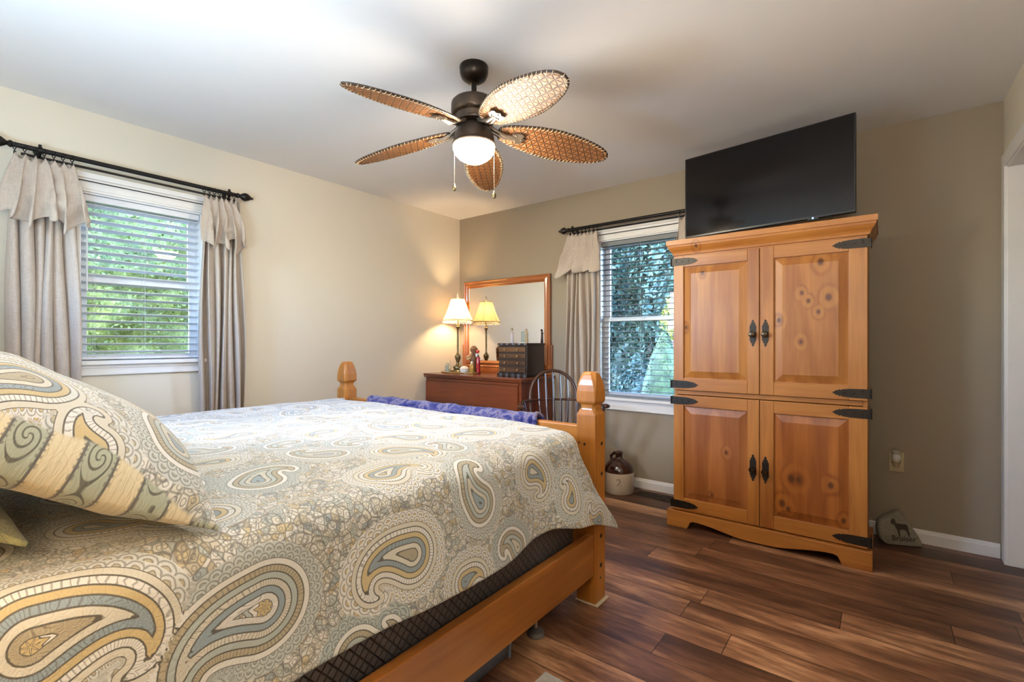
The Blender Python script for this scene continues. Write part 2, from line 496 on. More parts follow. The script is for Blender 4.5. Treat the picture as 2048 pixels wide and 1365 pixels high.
# ------------------------------------------------------------------ curtain rods and curtains
def fabric_mat():
    t = NT('linen_fabric'); p = t.obj()
    a = t.noise(t.vmath('MULTIPLY', p, (1, 1, .12)), 170, 3); b = t.noise(t.vmath('MULTIPLY', p, (1, 1, 9)), 40, 3)
    f = t.math('ADD', t.math('MULTIPLY', a, .5), t.math('MULTIPLY', b, .5))
    t.set(t.mix(t.maprange(f, .35, .65), (.43, .355, .29), (.54, .46, .385)), .85, spec=.2, sheen=.15)
    t.bump(f, .15, .0008)
    return t.mat
M['linen'] = fabric_mat()
def rod(label, ax, a0, a1, off, zc, brackets, fin=(True, True), wall=0, sgn=1):
    """ax wall axis; off = distance from wall into the room"""
    def P(a, d, z): return (wall + sgn * d, a, z) if ax == 'y' else (a, wall + sgn * d, z)
    root = thing('curtain_rod', label, 'curtain rod', P((a0 + a1) / 2, off, zc))
    MB().tube([P(a0, off, zc), P(a1, off, zc)], .0125, 14).build('pole', M['blackmetal'], root, smooth=True)
    MB().tube([P(a0 + .03, off - .035, zc - .028), P(a1 - .03, off - .035, zc - .028)], .0065, 10).build('inner_rod', M['blackmetal'], root, smooth=True)
    for e, s_, on_ in ((a0, -1, fin[0]), (a1, 1, fin[1])):
        if not on_: continue
        prof = [(.0, 0), (.014, .002), (.018, .010), (.014, .018), (.010, .022), (.016, .030), (.024, .042), (.028, .055), (.024, .072), (.014, .088), (.007, .098), (.009, .102), (.0, .112)]
        R_ = (Matrix.Rotation(-s_ * PI / 2, 4, 'X') if ax == 'y' else Matrix.Rotation(s_ * PI / 2, 4, 'Y'))
        MB().lathe(prof, P(e, off, zc), 20, M=R_, mod=lambda a, z: 1 + (.05 * math.cos(6 * a) if z > .03 else 0)).build('finial', M['blackmetal'], root, smooth=True)
    for bpos in brackets:
        mb = MB()
        mb.tube([P(bpos, 0.004, zc - .03), P(bpos, off - .035, zc - .042), P(bpos, off, zc - .018)], .006, 8)
        mb.tube([P(bpos - .008, off, zc), P(bpos + .008, off, zc)], .0175, 16)
        A = P(bpos - .012, 0.0005, zc - .075); B = P(bpos + .012, .006, zc + .01)
        mb.box(*A, *B)
        C = P(bpos - .006, off - .006, zc + .012); D = P(bpos + .006, off + .006, zc + .028); mb.box(*C, *D)
        mb.build('bracket', M['blackmetal'], root, smooth=True)
    return root
def rings(root, ax, poss, off, zc, wall, sgn):
    def P(a, d, z): return (wall + sgn * d, a, z) if ax == 'y' else (a, wall + sgn * d, z)
    for a in poss:
        mb = MB()
        pts = []
        for i in range(18):
            t_ = 2 * PI * i / 18
            pts.append(P(a + .004 * math.cos(t_), off + .0175 * math.cos(t_), zc - .006 + .0175 * math.sin(t_)))
        mb.tube(pts, .0022, 6, closed=True)
        r_ = mb.build('ring', M['blackmetal'], root, smooth=True)
        c = MB(); c.tube([P(a, off, zc - .024), P(a, off, zc - .031)], .002, 6)
        q = P(a, off, zc - .038)
        c.box(q[0] - .005, q[1] - .005, q[2] - .009, q[0] + .005, q[1] + .005, q[2] + .007)
        c.build('clip', M['blackmetal'], r_)
def curtain(label, ax, a0, a1, off, ztop, zbot, wall, sgn, seed, v0, v1, folds=6, vlen=.34, group=None, clips=()):
    def P(a, d, z): return (wall + sgn * d, a, z) if ax == 'y' else (a, wall + sgn * d, z)
    rnd = random.Random(seed)
    root = thing('curtain', label, 'curtain', P((a0 + a1) / 2, off, zbot), group=group)
    ph = [rnd.uniform(-.35, .35) for _ in range(40)]
    def fold(u, k):
        x = u * k
        i = int(x); fr = x - i
        p_ = ph[i % 40] * (1 - fr) + ph[(i + 1) % 40] * fr
        return math.sin(2 * PI * x + p_ * 3)
    def panel(u, v):
        z = ztop + (zbot - ztop) * v
        sp = .86 + .14 * min(1, v * 2.2) + .02 * math.sin(v * 5 + seed)
        c = (a0 + a1) / 2; a = c + (u - .5) * (a1 - a0) * sp + .010 * math.sin(7 * v + 9 * u + seed)
        amp = .012 + .020 * min(1, v * 3)
        d = off - .006 + amp * fold(u, folds) + .010 * math.sin(2 * PI * folds * .5 * u + 2.5 * v + seed)
        a += .012 * math.cos(2 * PI * folds * u + seed) * min(1, v * 3)
        return P(a, max(.012, d), z)
    MB().grid(panel, folds * 22, 40).build('panel', M['linen'], root, smooth=True, ang=180, fix=False, solid=.002)
    nf = max(4, folds - 1)
    zc = ztop
    def flounce(u, v):
        # gathered at the clips, flaring and swinging out below, with a raised pointed hem between
        k = len(clips)
        w_ = v ** .75
        top = 0
        if k > 1:
            x = u * (k - 1); fr = x - int(min(x, k - 1)); top = math.sin(PI * fr) ** 1.0
        dip = -.030 * top * (1 - v) ** 2
        a_top = clips[0] + (clips[-1] - clips[0]) * u if k > 1 else a0 + (a1 - a0) * u
        a_bot = v0 + (v1 - v0) * u
        sw = .026 * w_ * math.sin(2 * PI * nf * u * 1.0 + 1.3 * seed + 2 * v) + .030 * w_ * mnoise.noise(Vector((u * 5, 0, seed * 2.1)))
        a = a_top * (1 - w_) + a_bot * w_ + sw
        ffold = fold(u + .13, nf)
        d = off + .022 + .012 * v + (.006 + .040 * w_) * (.5 + .5 * ffold) + .012 * math.sin(11 * u + 6 * v + seed) * v
        hem = .028 * ffold + .022 * math.sin(2 * PI * nf * .5 * u + seed) + .035 * mnoise.noise(Vector((u * 7, 3, seed)))
        z = zc + .004 + dip - v * (vlen + hem * v)
        # crumple
        d += .016 * mnoise.noise(Vector((u * 9 + v * 3, v * 4, seed))) * (.5 + v)
        return P(a, d, z)
    MB().grid(flounce, nf * 34, 26).build('valance', M['linen'], root, smooth=True, ang=180, fix=False, solid=.0022)
    return root
OFF = .085
def clipset(a, b, n): return [a + (b - a) * i / (n - 1) for i in range(n)]
zr = 2.137
r1 = rod('long black curtain rod with bulb finials above the left window', 'y', .345, 1.378, OFF, zr, (.440, 1.335), wall=XL, sgn=1)
cA = clipset(.350, .563, 7); cB = clipset(1.19, 1.365, 7)
rings(r1, 'y', cA + cB, OFF, zr, XL, 1)
curtain('beige gathered curtain on the left side of the left window', 'y', .33, .60, OFF, zr - .045, .03, XL, 1, 3, .30, .635, folds=6, clips=cA, vlen=.335)
curtain('beige gathered curtain on the right side of the left window, nearest the bare cream wall', 'y', 1.17, 1.42, OFF, zr - .045, .03, XL, 1, 8, 1.165, 1.43, folds=6, clips=cB, vlen=.315)
zr2 = 2.117
r2 = rod('black curtain rod above the back window, running behind the television', 'x', -2.105, -.86, OFF, zr2, (-2.075, -.90), wall=YB, sgn=-1)
cC = clipset(-2.095, -1.84, 8); cD = clipset(-1.165, -.92, 6)
rings(r2, 'x', cC + cD, OFF, zr2, YB, -1)
curtain('beige gathered curtain between the mirror and the back window', 'x', -2.15, -1.83, OFF, zr2 - .045, .03, YB, -1, 5, -2.21, -1.80, folds=6, clips=cC, vlen=.325)
curtain('beige curtain at the right of the back window, mostly behind the armoire', 'x', -1.19, -.90, OFF, zr2 - .045, .03, YB, -1, 11, -1.18, -.88, folds=5, clips=cD, vlen=.32)
def casing_line(label, pts):  # thin dark tube along the head of a window casing
    tag(MB().tube(pts, .0028, 8).build('dark_line', M['blackmetal'], smooth=True), label, 'curtain rod')
casing_line('thin dark line across the head of the left window casing', [(XL + .034, .560, 2.043), (XL + .034, 1.245, 2.043)])
casing_line('thin dark line across the head of the back window casing', [(-1.905, YB - .034, 2.046), (-1.115, YB - .034, 2.046)])

# ------------------------------------------------------------------ outdoors
def leaf_cloud(mb, n, fn, size, seed, flat=0.0, m=0):
    """n small leaf quads; fn(rng) -> (position, normal)"""
    rg = np.random.default_rng(seed)
    P, N = fn(rg, n)
    A = rg.normal(size=(n, 3)) * .6 + N; A /= np.linalg.norm(A, axis=1)[:, None]
    U = np.cross(A, rg.normal(size=(n, 3))); U /= np.linalg.norm(U, axis=1)[:, None]
    V = np.cross(A, U)
    s = (size * rg.uniform(.6, 1.3, n))[:, None]
    q = np.stack([P - U*s, P + V*s*.5, P + U*s, P - V*s*.5], 1).reshape(-1, 3)
    base = len(mb.v)
    mb.v += [tuple(x) for x in q.tolist()]
    mb.f += [(base+4*i, base+4*i+1, base+4*i+2, base+4*i+3) for i in range(n)]
    mb.m += [m] * n
    return mb
def leafmat(name, a, b, c, scale=3.0):
    t = NT(name); p = t.obj()
    n1 = t.noise(p, scale, 3); n2 = t.noise(p, scale * 14, 2)
    col = t.ramp(t.math('ADD', t.math('MULTIPLY', n1, .55), t.math('MULTIPLY', n2, .45)), [(.36, a), (.5, b), (.64, c)])
    t.set(col, .6, spec=.3); return t.mat
M['hedge'] = leafmat('hedge_leaf', (.045, .052, .010), (.11, .13, .026), (.27, .28, .075), 5)
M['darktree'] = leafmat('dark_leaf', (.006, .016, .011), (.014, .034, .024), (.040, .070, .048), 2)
M['sunpaint_leaf'] = leafmat('painted_sun_leaf', (.10, .12, .015), (.24, .25, .03), (.40, .36, .07), 3)  # sunlight on the leaves is put into this bright yellow colour
M['spruce'] = leafmat('spruce_needle', (.022, .034, .010), (.060, .085, .026), (.13, .165, .06), 9)
M['shrub'] = leafmat('shrub_leaf', (.007, .022, .015), (.018, .042, .032), (.045, .080, .065), 4)
M['bark'] = plain('bark', (.09, .065, .045), .9, var=.3, bump=.5)
M['lawn'] = leafmat('lawn_grass', (.03, .07, .015), (.06, .12, .03), (.09, .16, .04), 6)
struct('lawn', MB().box(-14, -4, -.50, -3.64, 16, -.45).box(-3.64, 3.75, -.50, 6, 16, -.45), M['lawn'])
HT = 3.1
def hedge_pt(u, v):
    y = -1.6 + 6.0 * u; z = -.46 + (HT + .46) * v
    d = .16 * mnoise.noise(Vector((y * 1.3, z * 1.3, 0))) + .08 * mnoise.noise(Vector((y * 4, z * 4, 3)))
    return (-5.35 + d - .35 * v ** 6, y, z)
mb = MB().grid(hedge_pt, 90, 60)
mb.box(-6.3, -1.6, -.46, -5.7, 4.4, HT)
def hf(rg, n):
    y = rg.uniform(-1.6, 4.4, n); z = rg.uniform(-.4, HT, n)
    x = np.array([hedge_pt((a + 1.6) / 6, (b + .46) / (HT + .46))[0] for a, b in zip(y, z)]) + rg.uniform(-.05, .09, n)
    return np.stack([x, y, z], 1), np.tile([.55, 0, .75], (n, 1))
leaf_cloud(mb, 42000, hf, .022, 1)
tag(mb.build('hedge', M['hedge'], fix=False), 'tall clipped evergreen hedge right outside the left window', 'hedge')

def cone_fn(c, r, h):
    def fn(rg, n):
        v = 1 - np.sqrt(rg.uniform(0, 1, n)); a = rg.uniform(0, 2 * PI, n)
        rr = r * (1 - v) ** .74 * (1 + .05 * np.sin(a * 5 + v * 9)) * rg.uniform(.90, 1.08, n)
        P = np.stack([c[0] + rr * np.cos(a), c[1] + rr * np.sin(a), c[2] + h * v], 1)
        return P, np.stack([np.cos(a), np.sin(a), np.full(n, .5)], 1)
    return fn
SP = (-2.19, 6.0, -.45)
r_ = thing('dwarf_spruce', 'small pale green conical spruce seen low in the back window', 'shrub', SP)
mb = MB().lathe([(.40, 0), (.39, .25), (.34, .6), (.26, 1.05), (.14, 1.45), (.03, 1.70), (0, 1.72)], (SP[0], SP[1], SP[2] + .03), 20)
leaf_cloud(mb, 14000, cone_fn(SP, .46, 1.80), .021, 5)
mb.build('foliage', M['spruce'], r_, fix=False)
MB().tube([(SP[0], SP[1], SP[2]), (SP[0], SP[1], .2)], .03).build('trunk', M['bark'], r_)
def ball_fn(c, R, k=1):
    def fn(rg, n):
        d = rg.normal(size=(n, 3)); d /= np.linalg.norm(d, axis=1)[:, None]
        lump = 1 + .22 * np.sin(d[:, 0] * 6 + c[0] * 3) * np.sin(d[:, 2] * 7 + c[1]) + .12 * np.sin(d[:, 1] * 11)
        rr = (rg.uniform(.62, 1.0, n) ** .5) * lump
        return np.array(c) + d * np.array(R) * rr[:, None], d
    return fn
def tree(name, label, c, R, n, leaf, mat, seed, trunk=True, core=.6, group=None, cat='tree'):
    root = thing(name, label, cat, (c[0], c[1], -.46), group=group)
    mb = MB()
    if core: mb.sphere(c, core, 14, 8, R[0], R[1], R[2])
    leaf_cloud(mb, n, ball_fn(c, R), leaf, seed)
    mb.build('foliage', mat, root, fix=False)
    if trunk:
        MB().tube([(c[0], c[1], -.46), (c[0] + .05, c[1], c[2] * .4), (c[0], c[1], c[2])], [.09, .07, .04], 10).build('trunk', M['bark'], root)
for i, (x, y, z, rx, ry, rz) in enumerate([(-4.2, 7.4, .1, .46, .42, .80), (-2.98, 7.4, .05, .46, .42, .80), (-1.75, 7.5, .1, .46, .42, .85), (-5.42, 7.4, .1, .46, .42, .95)]):
    tree('evergreen_shrub', ['low dark shrub in the back window, left of the spruce', 'low dark shrub directly behind the conical spruce', 'low dark shrub hidden by the armoire, right of the spruce', 'low dark shrub farthest left in the garden'][i], (x, y, z), (rx, ry, rz), 5000, .035, M['shrub'], 20 + i, trunk=False, core=.75, group='shrubs behind the back window', cat='shrub')
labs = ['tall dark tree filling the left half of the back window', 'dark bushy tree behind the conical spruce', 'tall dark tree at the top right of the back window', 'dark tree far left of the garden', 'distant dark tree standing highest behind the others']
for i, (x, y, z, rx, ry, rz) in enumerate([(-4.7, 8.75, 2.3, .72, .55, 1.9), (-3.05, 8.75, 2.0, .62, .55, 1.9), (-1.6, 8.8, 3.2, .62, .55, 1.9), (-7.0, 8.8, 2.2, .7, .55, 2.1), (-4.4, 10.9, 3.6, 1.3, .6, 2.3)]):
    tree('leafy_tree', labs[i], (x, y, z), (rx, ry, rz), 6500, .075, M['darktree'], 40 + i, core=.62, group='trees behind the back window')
tree('sun_tinted_bush', 'bush with sunlight coloured into its bright yellow-green leaves at the right edge of the back window', (-2.42, 7.05, 1.50), (.20, .18, .34), 420, .035, M['sunpaint_leaf'], 60, core=0, cat='bush')

mb = MB().grid(lambda u, v: (-13 + 15 * u, 12.6 + .5 * mnoise.noise(Vector((u * 20, v * 7, 0))), -.5 + 6.2 * v), 120, 50)
mb.box(-13, 13.2, -.5, 2, 13.6, 5.6)
def bf(rg, n):
    return np.stack([rg.uniform(-13, 2, n), 12.5 + rg.uniform(-.35, .3, n), rg.uniform(-.4, 5.9, n)], 1), np.tile([0, -.7, .6], (n, 1))
leaf_cloud(mb, 22000, bf, .09, 77)
tag(mb.build('tall_hedge', M['darktree'], fix=False), 'dense dark screen of foliage closing the garden beyond the back window', 'hedge')

# ------------------------------------------------------------------ armoire
KN1 = [(-.855, 1.575, .017), (-.955, 1.245, .014)]
KN2 = [(-.215, 1.39, .020), (-.305, 1.375, .013), (-.335, 1.42, .012), (-.445, 1.275, .016), (-.26, 1.315, .013), (-.34, 1.155, .012), (-.25, 1.58, .02)]
ARM = (-.54, 3.27, 0)
def kl(L): return [(a - ARM[0], b, r) for a, b, r in L]
PL, PD = (.47, .195, .040), (.24, .072, .013)
M['pz'] = wood('pine_upright_grain', PL, PD, 'z', ring=3.5, seed=1.0)
M['px'] = wood('pine_level_grain', PL, PD, 'x', ring=3.5, seed=4.0)
M['py'] = wood('pine_side_grain', PL, PD, 'z', ring=3.0, seed=8.0)
M['pp1'] = wood('pine_panel_a', (.49, .21, .045), (.27, .088, .017), 'z', ring=3.4, seed=2.0, knots=kl(KN1))
M['pp2'] = wood('pine_panel_b', (.48, .20, .042), (.27, .088, .017), 'z', ring=3.2, seed=5.5, knots=kl(KN2))
M['pp3'] = wood('pine_panel_c', (.42, .155, .042), (.21, .062, .015), 'z', ring=4.2, seed=9.0, knots=kl([(-.80, .235, .009), (-.72, .50, .012)]), boards=('x', .085))
M['pp4'] = wood('pine_panel_d', (.47, .165, .030), (.21, .055, .010), 'z', ring=3.6, seed=12.0, knots=kl([(-.385, .405, .022), (-.350, .405, .020), (-.205, .40, .018), (-.43, .26, .020), (-.40, .235, .013), (-.15, .225, .014), (-.28, .135, .014)]), boards=('x', .095))
M['iron'] = plain('dark_wrought_iron', (.030, .025, .021), .42, .7, var=.2, scale=60, bump=.2)
M['knobmetal'] = plain('antique_dark_knob', (.05, .035, .02), .25, .85, var=.2)
arm = thing('armoire', 'large honey pine armoire with four panelled doors and black strap hinges', 'armoire', ARM)
AX0, AX1, AY0, AY1 = -1.030, -.050, 3.012, 3.40
mb = MB()
mb.box(AX0, AY0, .10, AX0 + .02, AY1, 1.70).box(AX1 - .02, AY0, .10, AX1, AY1, 1.70)
mb.build('side_panel', M['py'], arm, bevel=.002)
MB().box(AX0 + .02, AY1 - .012, .10, AX1 - .02, AY1, 1.70).build('back_panel', M['py'], arm)
mb = MB()   # fixed face rails the doors close against
for za, zb_ in ((.826, .852), (1.675, 1.70), (.10, .125)):
    MB().box(AX0 + .02, AY0, za, AX1 - .02, AY0 + .35, zb_).build('face_rail', M['px'], arm, bevel=.002)
prof = [(0, 0), (.008, 0), (.011, .012), (.016, .022), (.026, .036), (.033, .048), (.036, .060), (.041, .062), (.041, .092), (0, .092)]
# cornice with mitred corners swept round three sides
cz = 1.700
path = [(AX0, AY1, -1, 0), (AX0, AY0, -1, -1), (AX1, AY0, 1, -1), (AX1, AY1, 1, 0)]
mb = MB(); n = len(prof)
vs = [(x + dx * a, y + dy * a, cz + z) for (x, y, dx, dy) in path for a, z in prof]
fs = []
for k in range(3):
    fs += [(k*n+i, k*n+(i+1) % n, (k+1)*n+(i+1) % n, (k+1)*n+i) for i in range(n)]
fs += [tuple(range(n)), tuple(3*n + i for i in range(n))[::-1]]
mb.add(vs, fs); mb.box(AX0 + .001, AY0 + .001, cz + .01, AX1 - .001, AY1 - .001, cz + .091)
mb.build('cornice', wood('pine_cornice', (.50, .205, .042), (.27, .08, .015), 'x', ring=3.5, seed=3.0, knots=kl([(-.89, 1.745, .012)])), arm)
# plinth with a shaped apron
BX0, BX1, BY = -1.068, -.030, 2.975
pts = [(BX0, 0), (BX0, .098), (BX1, .098), (BX1, 0), (BX1 - .125, 0)]
def crv(x):
    """lower edge of the apron as a fraction from the left foot to the right one"""
    return 0
L0, L1 = BX0 + .125, BX1 - .125
low = []
for i in range(41):
    f = i / 40; x = L1 + (L0 - L1) * f
    g = min(f, 1 - f) * 2          # 0 at foot, 1 in the middle
    if g < .10: z = .050 * math.sqrt(max(0, 1 - ((.10 - g) / .10) ** 2)) + .0
    else: z = .050 - .038 * (.5 - .5 * math.cos(PI * min(1, (g - .10) / .80)))
    low.append((x, z))
poly = [(BX0, 0), (BX0, .098), (BX1, .098), (BX1, 0)] + low
mb = MB().prism(poly, 'xz', BY, BY + .022)
def side_apron(x0, x1):
    q = [(BY + .022, 0), (BY + .022, .098), (AY1, .098), (AY1, 0), (AY1 - .10, 0), (AY1 - .12, .03), (AY1 - .16, .045), (BY + .16, .045), (BY + .12, .03), (BY + .10, 0)]
    return MB().prism(q, 'yz', x0, x1)
mb.build('front_apron', M['px'], arm, bevel=.003)
side_apron(BX1 - .022, BX1).build('side_apron', M['py'], arm, bevel=.002)
side_apron(BX0, BX0 + .022).build('side_apron', M['py'], arm, bevel=.002)
MB().box(BX0 + .022, BY + .022, .075, BX1 - .022, AY1, .0985).build('bottom_board', M['px'], arm)

def door(x0, x1, z0, z1, hinge_left, wl, wr, pmat, split):
    """frame and raised panel door, front face at y = 2.990"""
    y0, y1 = 2.990, 3.011
    rt, rb = .068, .075
    d = MB().box(x0 + .002, y0 + .0155, z0 + .002, x1 - .002, y1, z1 - .002).build('door', M['pz'], arm)
    MB().box(x0, y0, z0, x0 + wl, y1 - .001, z1).build('door_stile', M['pz'], d, bevel=.003)
    MB().box(x1 - wr, y0, z0, x1, y1 - .001, z1).build('door_stile', M['pz'], d, bevel=.003)
    MB().box(x0 + wl, y0 + .001, z1 - rt, x1 - wr, y1, z1).build('door_rail', M['px'], d, bevel=.002)
    MB().box(x0 + wl, y0 + .001, z0, x1 - wr, y1, z0 + rb).build('door_rail', M['px'], d, bevel=.002)
    a0, a1, c0, c1 = x0 + wl, x1 - wr, z0 + rb, z1 - rt
    g = .006; s = .040
    mb = MB()
    outer = [(a0, c0), (a1, c0), (a1, c1), (a0, c1)]
    def rect(e, y): return [(a0 + e, y, c0 + e), (a1 - e, y, c0 + e), (a1 - e, y, c1 - e), (a0 + e, y, c1 - e)]
    L = [rect(0, y0 + .014), rect(.004, y0 + .014), rect(s, y0 + .0035), rect(s + .004, y0 + .002)]
    vs = [p for r in L for p in r]
    fs = [(k*4+i, k*4+(i+1) % 4, (k+1)*4+(i+1) % 4, (k+1)*4+i) for k in range(3) for i in range(4)] + [(12, 13, 14, 15)]
    mb.add(vs, fs)
    
    mb.build('door_panel', pmat, d)
    # strap hinges
    for zc in ((z1 - .034 if True else 0), z0 + .036):
        hx = x0 if hinge_left else x1; sg = 1 if hinge_left else -1
        Lh, hh = .150, .0235
        top = [(-.012, hh), (.02, hh), (.07, hh * .95), (.105, hh * .80), (.112, hh * .60), (.118, hh * .78), (.124, hh * .52), (.130, hh * .55), (.140, hh * .25), (Lh, 0)]
        poly = [(hx + sg * a, zc + b) for a, b in top] + [(hx + sg * a, zc - b) for a, b in top[-2::-1]]
        h = MB().prism(poly, 'xz', y0 - .0035, y0 - .0003)
        e0 = hx - sg * .012
        h.box(e0, y0 - .0035, zc - hh, e0 - sg * .004, y1 + .04, zc + hh)
        ho = h.build('hinge', M['iron'], d)
        sc = MB()
        for a in (.02, .055, .095): sc.sphere((hx + sg * a, y0 - .0035, zc), .0035, 8, 6, sy=.5)
        sc.sphere((hx + sg * .02, y0 - .0035, zc + .012), .0035, 8, 6, sy=.5)
        sc.build('hinge_screws', M['knobmetal'], d, smooth=True)
        MB().tube([(e0 - sg * .001, y0 - .004, zc - hh), (e0 - sg * .001, y0 - .004, zc + hh)], .005, 10).build('hinge_barrel', M['iron'], d, smooth=True)
    return d
def pull(d, x, z, up):
    y0 = 2.990; Hh = .078
    t_ = [(0, Hh), (.007, Hh * .86), (.004, Hh * .78), (.013, Hh * .70), (.010, Hh * .62), (.0165, Hh * .54), (.0165, -Hh * .54), (.010, -Hh * .62), (.013, -Hh * .70), (.004, -Hh * .78), (.007, -Hh * .86), (0, -Hh)]
    poly = [(x + a, z + b) for a, b in t_] + [(x - a, z + b) for a, b in t_[-2:0:-1]]
    MB().prism(poly, 'xz', y0 - .0035, y0 - .0002).build('handle_plate', M['iron'], d)
    MB().lathe([(.0, -.002), (.009, -.002), (.0065, .008), (.008, .014), (.0155, .020), (.0175, .026), (.014, .032), (.0, .034)], (x, y0 - .003, z - .008), 20, M=Matrix.Rotation(PI / 2, 4, 'X')).build('knob', M['knobmetal'], d, smooth=True)
SPX = -.5415
d1 = door(AX0, SPX - .0015, .855, 1.690, True, .062, .062, M['pp1'], 0)
d2 = door(SPX + .0015, AX1, .855, 1.690, False, .070, .078, M['pp2'], 0)
d3 = door(AX0, SPX - .0015, .106, .823, True, .062, .062, M['pp3'], 0)
d4 = door(SPX + .0015, AX1, .106, .823, False, .070, .078, M['pp4'], 0)
pull(d1, SPX - .034, 1.205, 1); pull(d2, SPX + .030, 1.205, 1)
pull(d3, SPX - .034, .435, 0); pull(d4, SPX + .030, .432, 0)

# ------------------------------------------------------------------ television
M['tvplastic'] = plain('tv_black_plastic', (.008, .008, .009), .28, var=.05)
tvm = NT('tv_screen'); tvm.set((.006, .005, .005), .10, spec=.32); M['screen'] = tvm.mat
ang = math.atan2(2.965 - 3.075, .90)
tvw, tvh = .892, .505
tv = thing('television', 'flat black television standing on top of the pine armoire', 'television', (-.540, 3.022, 1.795), ang)
l = lambda mb, nm, mat, **k: mb.build(nm, mat, tv, world=False, **k)
zb = .018
l(MB().box(-tvw/2, -.008, zb, tvw/2, .022, zb + tvh), 'housing', M['tvplastic'], bevel=.003)
l(MB().box(-tvw/2 + .007, -.0095, zb + .012, tvw/2 - .007, -.0078, zb + tvh - .007), 'screen', M['screen'])
l(MB().box(-tvw/2 + .12, .022, zb + .04, tvw/2 - .12, .050, zb + .33), 'rear_cover', M['tvplastic'], bevel=.01)
for sx in (-1, 1):
    l(MB().prism([(-.045, 0), (-.04, .006), (-.006, .022), (.010, .022), (.085, .006), (.09, 0)], 'yz', sx * .33 - .011, sx * .33 + .011), 'foot', M['tvplastic'])
l(MB().box(.255, -.0115, zb - .003, .263, -.0085, zb + .005), 'status_light', emit('blue_led', (.05, .35, 1.0), 1.6))
l(MB().box(.235, -.010, zb - .006, .285, .004, zb + .001), 'sensor_bar', M['tvplastic'])

# ------------------------------------------------------------------ dresser, mirror
CL, CD = (.235, .052, .013), (.10, .020, .007)
M['cherry_x'] = wood('cherry_level', CL, CD, 'x', rough=.25, ring=2.0, seed=3.3, coat=.4)
M['cherry_z'] = wood('cherry_upright', CL, CD, 'z', rough=.28, ring=2.0, seed=6.1, coat=.3)
M['mframe'] = wood('mirror_frame_wood', (.42, .135, .030), (.20, .05, .014), 'x', rough=.22, ring=2.0, seed=1.3, coat=.5)
M['mframe_z'] = wood('mirror_frame_wood_z', (.42, .135, .030), (.20, .05, .014), 'z', rough=.22, ring=2.0, seed=2.3, coat=.5)
DX0, DX1, DY0, DY1, DT = -3.470, -2.315, 3.105, 3.585, .857
dr = thing('dresser', 'low red-brown cherry dresser in the corner below the framed mirror', 'dresser', ((DX0 + DX1) / 2, (DY0 + DY1) / 2, 0))
top = [(0, 0), (.008, 0), (.012, .004), (.012, .012), (.016, .016), (.020, .020), (.020, .030), (.016, .036), (0, .036)]
mb = MB(); n = len(top)
path = [(DX0, DY1, 0, 0), (DX0, DY0, 0, -1), (DX1, DY0, 1, -1), (DX1, DY1, 1, 0)]
vs = [(x + dx * a, y + dy * a, DT - .036 + z) for (x, y, dx, dy) in path for a, z in top]
fs = []
for k in range(1, 3): fs += [(k*n+i, k*n+(i+1) % n, (k+1)*n+(i+1) % n, (k+1)*n+i) for i in range(n)]
fs += [tuple(n + i for i in range(n)), tuple(3*n + i for i in range(n))[::-1]]
mb.add(vs, fs); mb.box(DX0, DY0, DT - .035, DX1, DY1, DT)
mb.build('top', M['cherry_x'], dr)
mb = MB().box(DX0 + .008, DY0 + .012, .12, DX1 - .006, DY1 - .003, DT - .036)
mb.build('body', M['cherry_z'], dr, bevel=.002)
MB().box(DX0 + .008, DY0 + .004, DT - .066, DX1 - .030, DY0 + .013, DT - .040).build('front_moulding', M['cherry_x'], dr, bevel=.004)
zt = DT - .070
for k, hgt in enumerate((.205, .225, .235)):
    d_ = MB().box(DX0 + .012, DY0 - .002, zt - hgt + .006, DX1 - .034, DY0 + .012, zt).build('drawer', M['cherry_x'], dr, bevel=.003)
    for kx in (DX0 + .28, DX1 - .30):
        if k: MB().lathe([(0, 0), (.008, 0), (.007, .012), (.016, .020), (.014, .028), (0, .030)], (kx, DY0 - .002, zt - hgt / 2), 16, M=Matrix.Rotation(PI / 2, 4, 'X')).build('knob', M['knobmetal'], d_, smooth=True)
    zt -= hgt
for (a, b) in ((DX0 + .05, DY0 + .05), (DX1 - .05, DY0 + .05), (DX0 + .05, DY1 - .05), (DX1 - .05, DY1 - .05)):
    MB().tube([(a, b, 0), (a, b, .125)], [.018, .028], 12).build('leg', M['cherry_z'], dr, smooth=True)

mir = thing('dresser_mirror', 'rectangular mirror in a glossy red-brown wood frame above the dresser', 'mirror', (-2.87, 3.565, .857))
mm = NT('mirror_silver'); mm.set((.93, .93, .92), .015, 1.0); M['mirror'] = mm.mat
FX0, FX1, FZ0, FZ1 = -3.395, -2.338, .905, 1.772
fp = [(0, 0), (.0, .022), (.010, .030), (.020, .024), (.030, .022), (.044, .030), (.052, .026), (.060, .014), (.068, .010), (.068, 0)]
mb = MB(); n = len(fp)
cor = [(FX0, FZ0, 1, 1), (FX1, FZ0, -1, 1), (FX1, FZ1, -1, -1), (FX0, FZ1, 1, -1)]
for k, nm in ((0, 'bottom'), (1, 'right'), (2, 'top'), (3, 'left')):
    A, B = cor[k], cor[(k + 1) % 4]
    q = MB()
    vs = [(c[0] + c[2] * a, 3.588 - d, c[1] + c[3] * a) for c in (A, B) for a, d in fp]
    q.add(vs, [(i, (i+1) % n, n + (i+1) % n, n + i) for i in range(n)] + [tuple(range(n)), tuple(n + i for i in range(n))[::-1]])
    q.build('frame_rail', M['mframe'] if k in (0, 2) else M['mframe_z'], mir)
MB().box(FX0 + .06, 3.578, FZ0 + .06, FX1 - .06, 3.580, FZ1 - .06).build('mirror_glass', M['mirror'], mir)
mb = MB().box(FX0 - .01, 3.545, .857, FX1 + .01, 3.59, .880).box(FX0 + .0, 3.552, .880, FX1 - .0, 3.59, .905)
mb.build('base_rail', M['mframe'], mir, bevel=.004)
